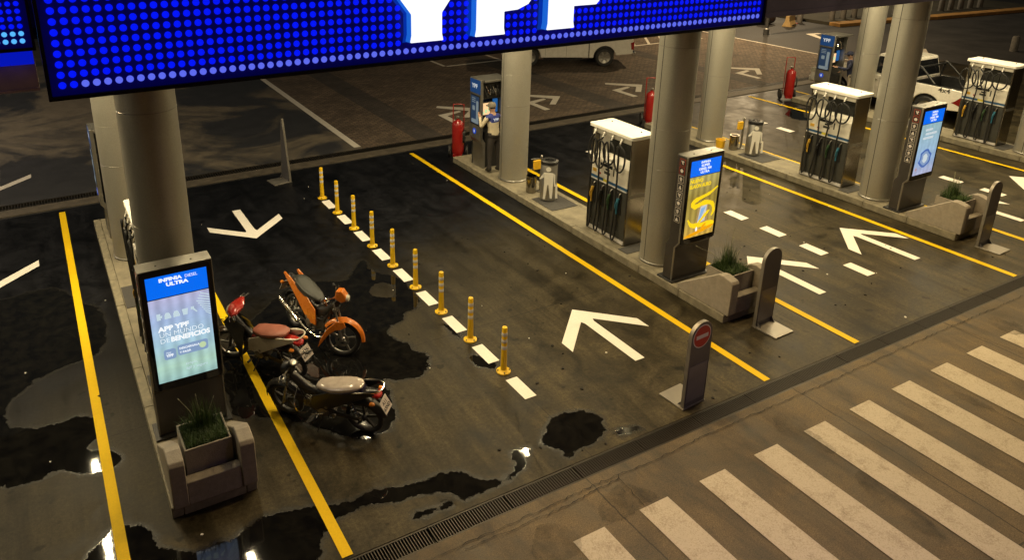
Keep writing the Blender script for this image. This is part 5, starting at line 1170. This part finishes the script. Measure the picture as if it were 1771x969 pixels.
def led_panel(name, label, x0, x1, z0, z1, y, pitch, first, pale_row, hole=None, own=300, edge=.06):
    s_ = thing(name, label, 'sign', (x0, y, z0), 0)
    w, h = x1-x0, z1-z0
    MB().box(0, w, .0, .14, 0, h).build('panel', 'panel_blue', s_, 0)
    fr = MB(); fr.box(-.03, w+.03, -.03, .17, -.035, 0).box(-.03, w+.03, -.03, .17, h, h+.035).box(-.03, 0, -.03, .17, 0, h).box(w, w+.03, -.03, .17, 0, h); fr.build('frame', 'sign_black', s_, 0)
    R_ = pitch*.345; n = 14
    disc = MB().lathe([(R_, .0), (R_*.97, .006), (0, .008)], n, Matrix.Rotation(radians(90), 4, 'X'))
    dm = {k: disc.mesh('led_lamp', k, 30) for k in ('led_blue', 'led_pale', 'led_cyan')}
    pts = []
    for r in range(int((h-first-edge*.4)/pitch)+1):
        for c in range(int((w-2*first)/pitch)+1):
            x, z = first+c*pitch, first+r*pitch*1.0
            if hole and hole(x+x0, z+z0): continue
            kind = 'led_blue'
            if r in pale_row and (x+x0) > (pale_row[r] if isinstance(pale_row, dict) else -99): kind = 'led_pale' if name == 'brand_sign' else 'led_cyan'
            pts.append((x*x+(z*1.3)**2*2, x, z, kind))
    pts.sort(); rest = {}
    for i, (_, x, z, kd) in enumerate(pts):
        if i < own: o = obj('led_lamp', dm[kd], s_); o.location = (x, -.001, z)
        else: rest.setdefault(kd, []).append((x, z))
    for kd, L_ in rest.items():
        b = MB()
        for x, z in L_: b.M = T(x, -.001, z); b.lathe([(R_, .0), (R_*.97, .006), (0, .008)], 10, Matrix.Rotation(radians(90), 4, 'X'))
        o = b.build('led_lamp_field', kd, s_, 30); o['kind'] = 'stuff'
    return s_
ZB, ZT = 5.22, 5.97
LET = {
 'Y': [(3.285, ZB), (3.655, ZB), (3.64, ZB+.07), (3.64, 5.50), (4.0, ZT), (3.62, ZT), (3.47, 5.70), (3.32, ZT), (2.94, ZT), (3.30, 5.50), (3.30, ZB+.07)],
 'P': [(4.03, ZB), (4.395, ZB), (4.38, ZB+.07), (4.38, 5.46), (4.55, 5.47), (4.68, 5.52), (4.76, 5.62), (4.78, 5.72), (4.76, 5.82), (4.68, 5.92), (4.55, ZT), (4.05, ZT), (4.045, ZB+.07)],
 'F': [(4.935, ZB), (5.305, ZB), (5.29, ZB+.07), (5.29, 5.46), (5.60, 5.46), (5.64, 5.50), (5.64, 5.66), (5.29, 5.66), (5.29, 5.78), (5.70, 5.78), (5.70, ZT), (4.95, ZT), (4.95, ZB+.07)]}
def near_letter(x, z):
    for poly in LET.values():
        xs = [p[0] for p in poly]; zs = [p[1] for p in poly]
        if x < min(xs)-.12 or x > max(xs)+.12 or z < ZB-.05: continue
        ins = False; n = len(poly)
        for i in range(n):
            (ax, az), (bx, bz) = poly[i], poly[(i+1) % n]
            if (az > z) != (bz > z) and x < (bx-ax)*(z-az)/(bz-az)+ax: ins = not ins
            d = Vector((bx-ax, bz-az)); u = max(0, min(1, Vector((x-ax, z-az)).dot(d)/max(1e-9, d.length_squared)))
            if (Vector((x-ax, z-az))-d*u).length < .035: return True
        if ins: return True
    return False
sg = led_panel('brand_sign', 'huge blue LED brand sign with white letters along the top', X0+.03, X1-.03, Z0+.035, Z1, Y_S, .0868, .085, {0: .32}, near_letter)
for ch, poly in LET.items():
    L_ = [(a-(X0+.03), b-(Z0+.035)) for a, b in poly]
    rt_ = MB().prism(L_, -.10, -.004, 'y').build('letter_return', 'letter_side', sg, 0)
    MB().prism(L_, -.125, -.101, 'y').build('letter_face', 'letter_white', rt_, 0, .010)
    cx_, cz_ = sum(p[0] for p in L_)/len(L_), sum(p[1] for p in L_)/len(L_)
    big_ = [(cx_+(a-cx_)*1.08+(.02 if a > cx_ else -.02), max(.12, cz_+(b-cz_)*1.03)) for a, b in L_]
    MB().prism(big_, -.003, -.0005, 'y').build('glow_plate', 'halo_blue', rt_, 0)
ls = led_panel('side_sign', 'smaller blue LED panel at the top left corner', -3.2, .0, 5.03, 6.2, 9.42, .080, .075, {0: -99, 1: -99}, None, 120)
MB().box(-.4, 3.19, .03, .12, -.19, -.04).build('glow_band', 'band_blue', ls, 0)

# ---------------------------------------------------------------- canopy lights
def canopy_light(x, y, n_):
    t = thing('canopy_light', 'warm strip light under the canopy ' + n_, 'light', (x, y, 5.07), 0, 'strip lights under the canopy')
    MB().box(-.09, .09, -.62, .62, -.05, -.0005).build('housing', 'white_plastic', t, 0, .008)
    MB().box(-.06, .06, -.58, .58, -.056, -.051).build('lens', 'lamp_lens', t, 0)
    ld = bpy.data.lights.new('strip_lamp', 'AREA'); ld.shape = 'RECTANGLE'; ld.size = .12; ld.size_y = 1.16; ld.energy = LAMP_W; ld.color = WARM
    lo = bpy.data.objects.new('strip_lamp', ld); COL.objects.link(lo); lo.parent = t; lo.location = (0, 0, -.06)
for k_, xc in ISL.items():
    for dx, y in ((-1.25, 13.1), (1.05, 10.85), (-1.25, 14.9), (-1.5, 11.0)): canopy_light(xc+dx, y, '%s of the %s island, %s' % ('left' if dx < 0 else 'right', {'left': 'leftmost', 'middle': 'middle', 'right': 'right', 'far': 'rightmost'}[k_], {13.1: 'beside its bin', 14.9: 'beside its back column', 10.85: 'beside its pump', 11.0: 'beside its pump'}[y]))
for x in (-3.2, 5.3, 12.95, 19.5, 26.3):
    for y in (8.9, 13.2): canopy_light(x, y, 'over the %s lane, %s end' % ({-3.2: 'leftmost', 5.3: 'motorbike', 12.95: 'middle', 19.5: 'right', 26.3: 'pickup'}[x], 'front' if y < 10 else 'back'))

# ---------------------------------------------------------------- added lamps outside the frame, put in to light crossing and yard
def added_street_lamp(x, y, h, rz, watts, colr, label, r=.25, spread=180):  # unseen pole lamps added for their light on road, yard and median
    t = thing('added_street_lamp', label, 'street lamp', (x, y, 0), rz, 'added street lamps')
    MB().lathe([(.14, 0), (.14, .3), (.09, .35), (.055, h)], 16).build('pole', 'pole_grey', t)
    MB().tube(cat([(0, 0, h-.05), (0, .3, h+.12), (0, 1.2, h+.18)], 5), .035, 8).build('arm', 'pole_grey', t)
    MB().loft([(-.10, 1.35, h+.17, .22, .05), (0, 1.35, h+.19, .26, .06), (.10, 1.35, h+.17, .22, .05)], 12).build('lamp_head', 'pole_grey', t)
    MB().box(-.08, .08, 1.17, 1.53, h+.115, h+.125).build('lens', 'lamp_lens', t, 0)
    ld = bpy.data.lights.new('added_street_lamp_light', 'AREA'); ld.shape = 'DISK'; ld.size = r; ld.energy = watts; ld.color = colr; ld.spread = radians(spread)
    lo = bpy.data.objects.new('added_street_lamp_light', ld); COL.objects.link(lo); lo.parent = t; lo.location = (0, 1.35, h+.105)
added_street_lamp(15.5, -2.6, 8.5, radians(10), 240, (1, .74, .42), 'added unseen tall lamp lighting the zebra crossing')
added_street_lamp(5.0, -.1, 5.2, 0, 42, (.76, .50, 1.0), 'added unseen short lamp tinting the crossing violet near the camera', spread=135)
added_street_lamp(32.6, 26, 8.0, radians(90), 1400, (1, .71, .37), 'added unseen lamp lighting the paved yard from its far side')
added_street_lamp(-9.0, 24, 8.0, radians(-90), 900, (1, .82, .60), 'added unseen lamp lighting the back yard from the left')
added_street_lamp(44.5, 37, 8.0, radians(180), 1500, (1, .78, .48), 'added unseen lamp lighting the far median from behind')
def added_flood(x, label):  # hidden floods added to light the crossing from the canopy edge
    t = thing('added_floodlight', label, 'light', (x, 7.42, 5.07), 0, 'added floodlights under the canopy edge')
    MB().box(-.30, .30, -.14, .14, -.030, -.0005).build('housing', 'white_plastic', t, 0, .006)
    MB().box(-.26, .26, -.10, .10, -.035, -.031).build('lens', 'lamp_lens', t, 0)
    ld = bpy.data.lights.new('added_flood_lamp', 'AREA'); ld.shape = 'RECTANGLE'; ld.size = .52; ld.size_y = .20; ld.energy = 215; ld.color = (1, .69, .31)
    lo = bpy.data.objects.new('added_flood_lamp', ld); COL.objects.link(lo); lo.parent = t; lo.location = (0, 0, -.04); lo.rotation_euler = (radians(-48), 0, 0)
for i, x in enumerate((4.0, 6.7, 12.1, 14.0, 18.6, 20.4)): added_flood(x, 'added unseen lamp under the canopy front edge, %s from the left' % ('first', 'second', 'third', 'fourth', 'fifth', 'sixth')[i])

# ---------------------------------------------------------------- far side: median, bollards, cone
md = thing('median', 'planted median with a tan kerb far at the upper right', 'median', (0, 0, 0))
KP = [(38.2, 26.5), (41.2, 26.2), (45.6, 25.6), (50.7, 25.1), (56, 24.6)]
MB().prism(KP+[(56.5, 40), (38.2, 40)], -.3, .16, 'z').build('soil_bed', 'median_soil', md, 0)
for a, b in zip(KP[:-1], KP[1:]):
    d = (Vector(b)-Vector(a)); nrm = Vector((d.y, -d.x)).normalized(); A, B = Vector(a), Vector(b)
    MB().prism([tuple(A), tuple(B), tuple(B+nrm*.7), tuple(A+nrm*.7)], -.3, .17, 'z').build('kerb', 'tan_kerb', md, 0, .03)
for i, (x, y) in enumerate([(37.6, 27.9), (39.2, 27.1), (40.1, 27.05), (41.0, 27.0), (44.2, 26.6), (48.1, 26.2), (49.0, 26.15), (49.95, 26.1), (50.9, 26.05), (51.9, 26.0), (39.0, 17.7)]):
    z0 = .16 if 1 <= i <= 9 else 0
    o = MB().lathe([(.16, 0), (.155, .60), (.12, .68), (0, .70)], 14).build('bollard', 'bollard_grey'); o.location = (x, y, z0)
    tag(o, ('short grey bollard on the far median, %s from the left' % ['', 'first', 'second', 'third', 'fourth', 'fifth', 'sixth', 'seventh', 'eighth', 'ninth', ''][i]) if 1 <= i <= 9 else ('lone grey bollard in the street at the right' if i == 10 else 'grey bollard left of the far median beside the cone'), 'bollard', 'bollards on the far median' if 1 <= i <= 9 else None)
t = thing('traffic_cone', 'red traffic cone far at the top right', 'cone', (36.9, 27.8, 0)); MB().box(-.2, .2, -.2, .2, 0, .04).build('base', 'cone_red', t, 0); MB().lathe([(.15, .04), (.03, .72), (0, .72)], 18).build('body', 'cone_red', t); MB().lathe([(.104, .30), (.075, .44)], 18).build('band', 'sign_white', t)
t = thing('road_barrier', 'sand coloured barrier block next to the red cone', 'barrier', (36.0, 27.3, 0), radians(20)); MB().prism([(-.25, 0), (.25, 0), (.12, .3), (.08, .6), (-.08, .6), (-.12, .3)], -.45, .45, 'x').build('block', 'barrier_sand', t, 0, .02); MB().box(-.3, .3, -.27, -.24, .05, .12).build('foot_slot', 'seam_dark', t, 0)
t = thing('drum', 'dark drum lying behind the sand coloured barrier', 'drum', (35.4, 28.3, 0), radians(15)); MB().lathe([(.28, 0), (.30, .02), (.30, .30), (.31, .31), (.30, .32), (.30, .62), (.31, .63), (.30, .64), (.30, .9), (.28, .92), (0, .9)], 24, T(-.46, 0, .31) @ Matrix.Rotation(radians(90), 4, 'Y')).build('shell', 'black_plastic', t)
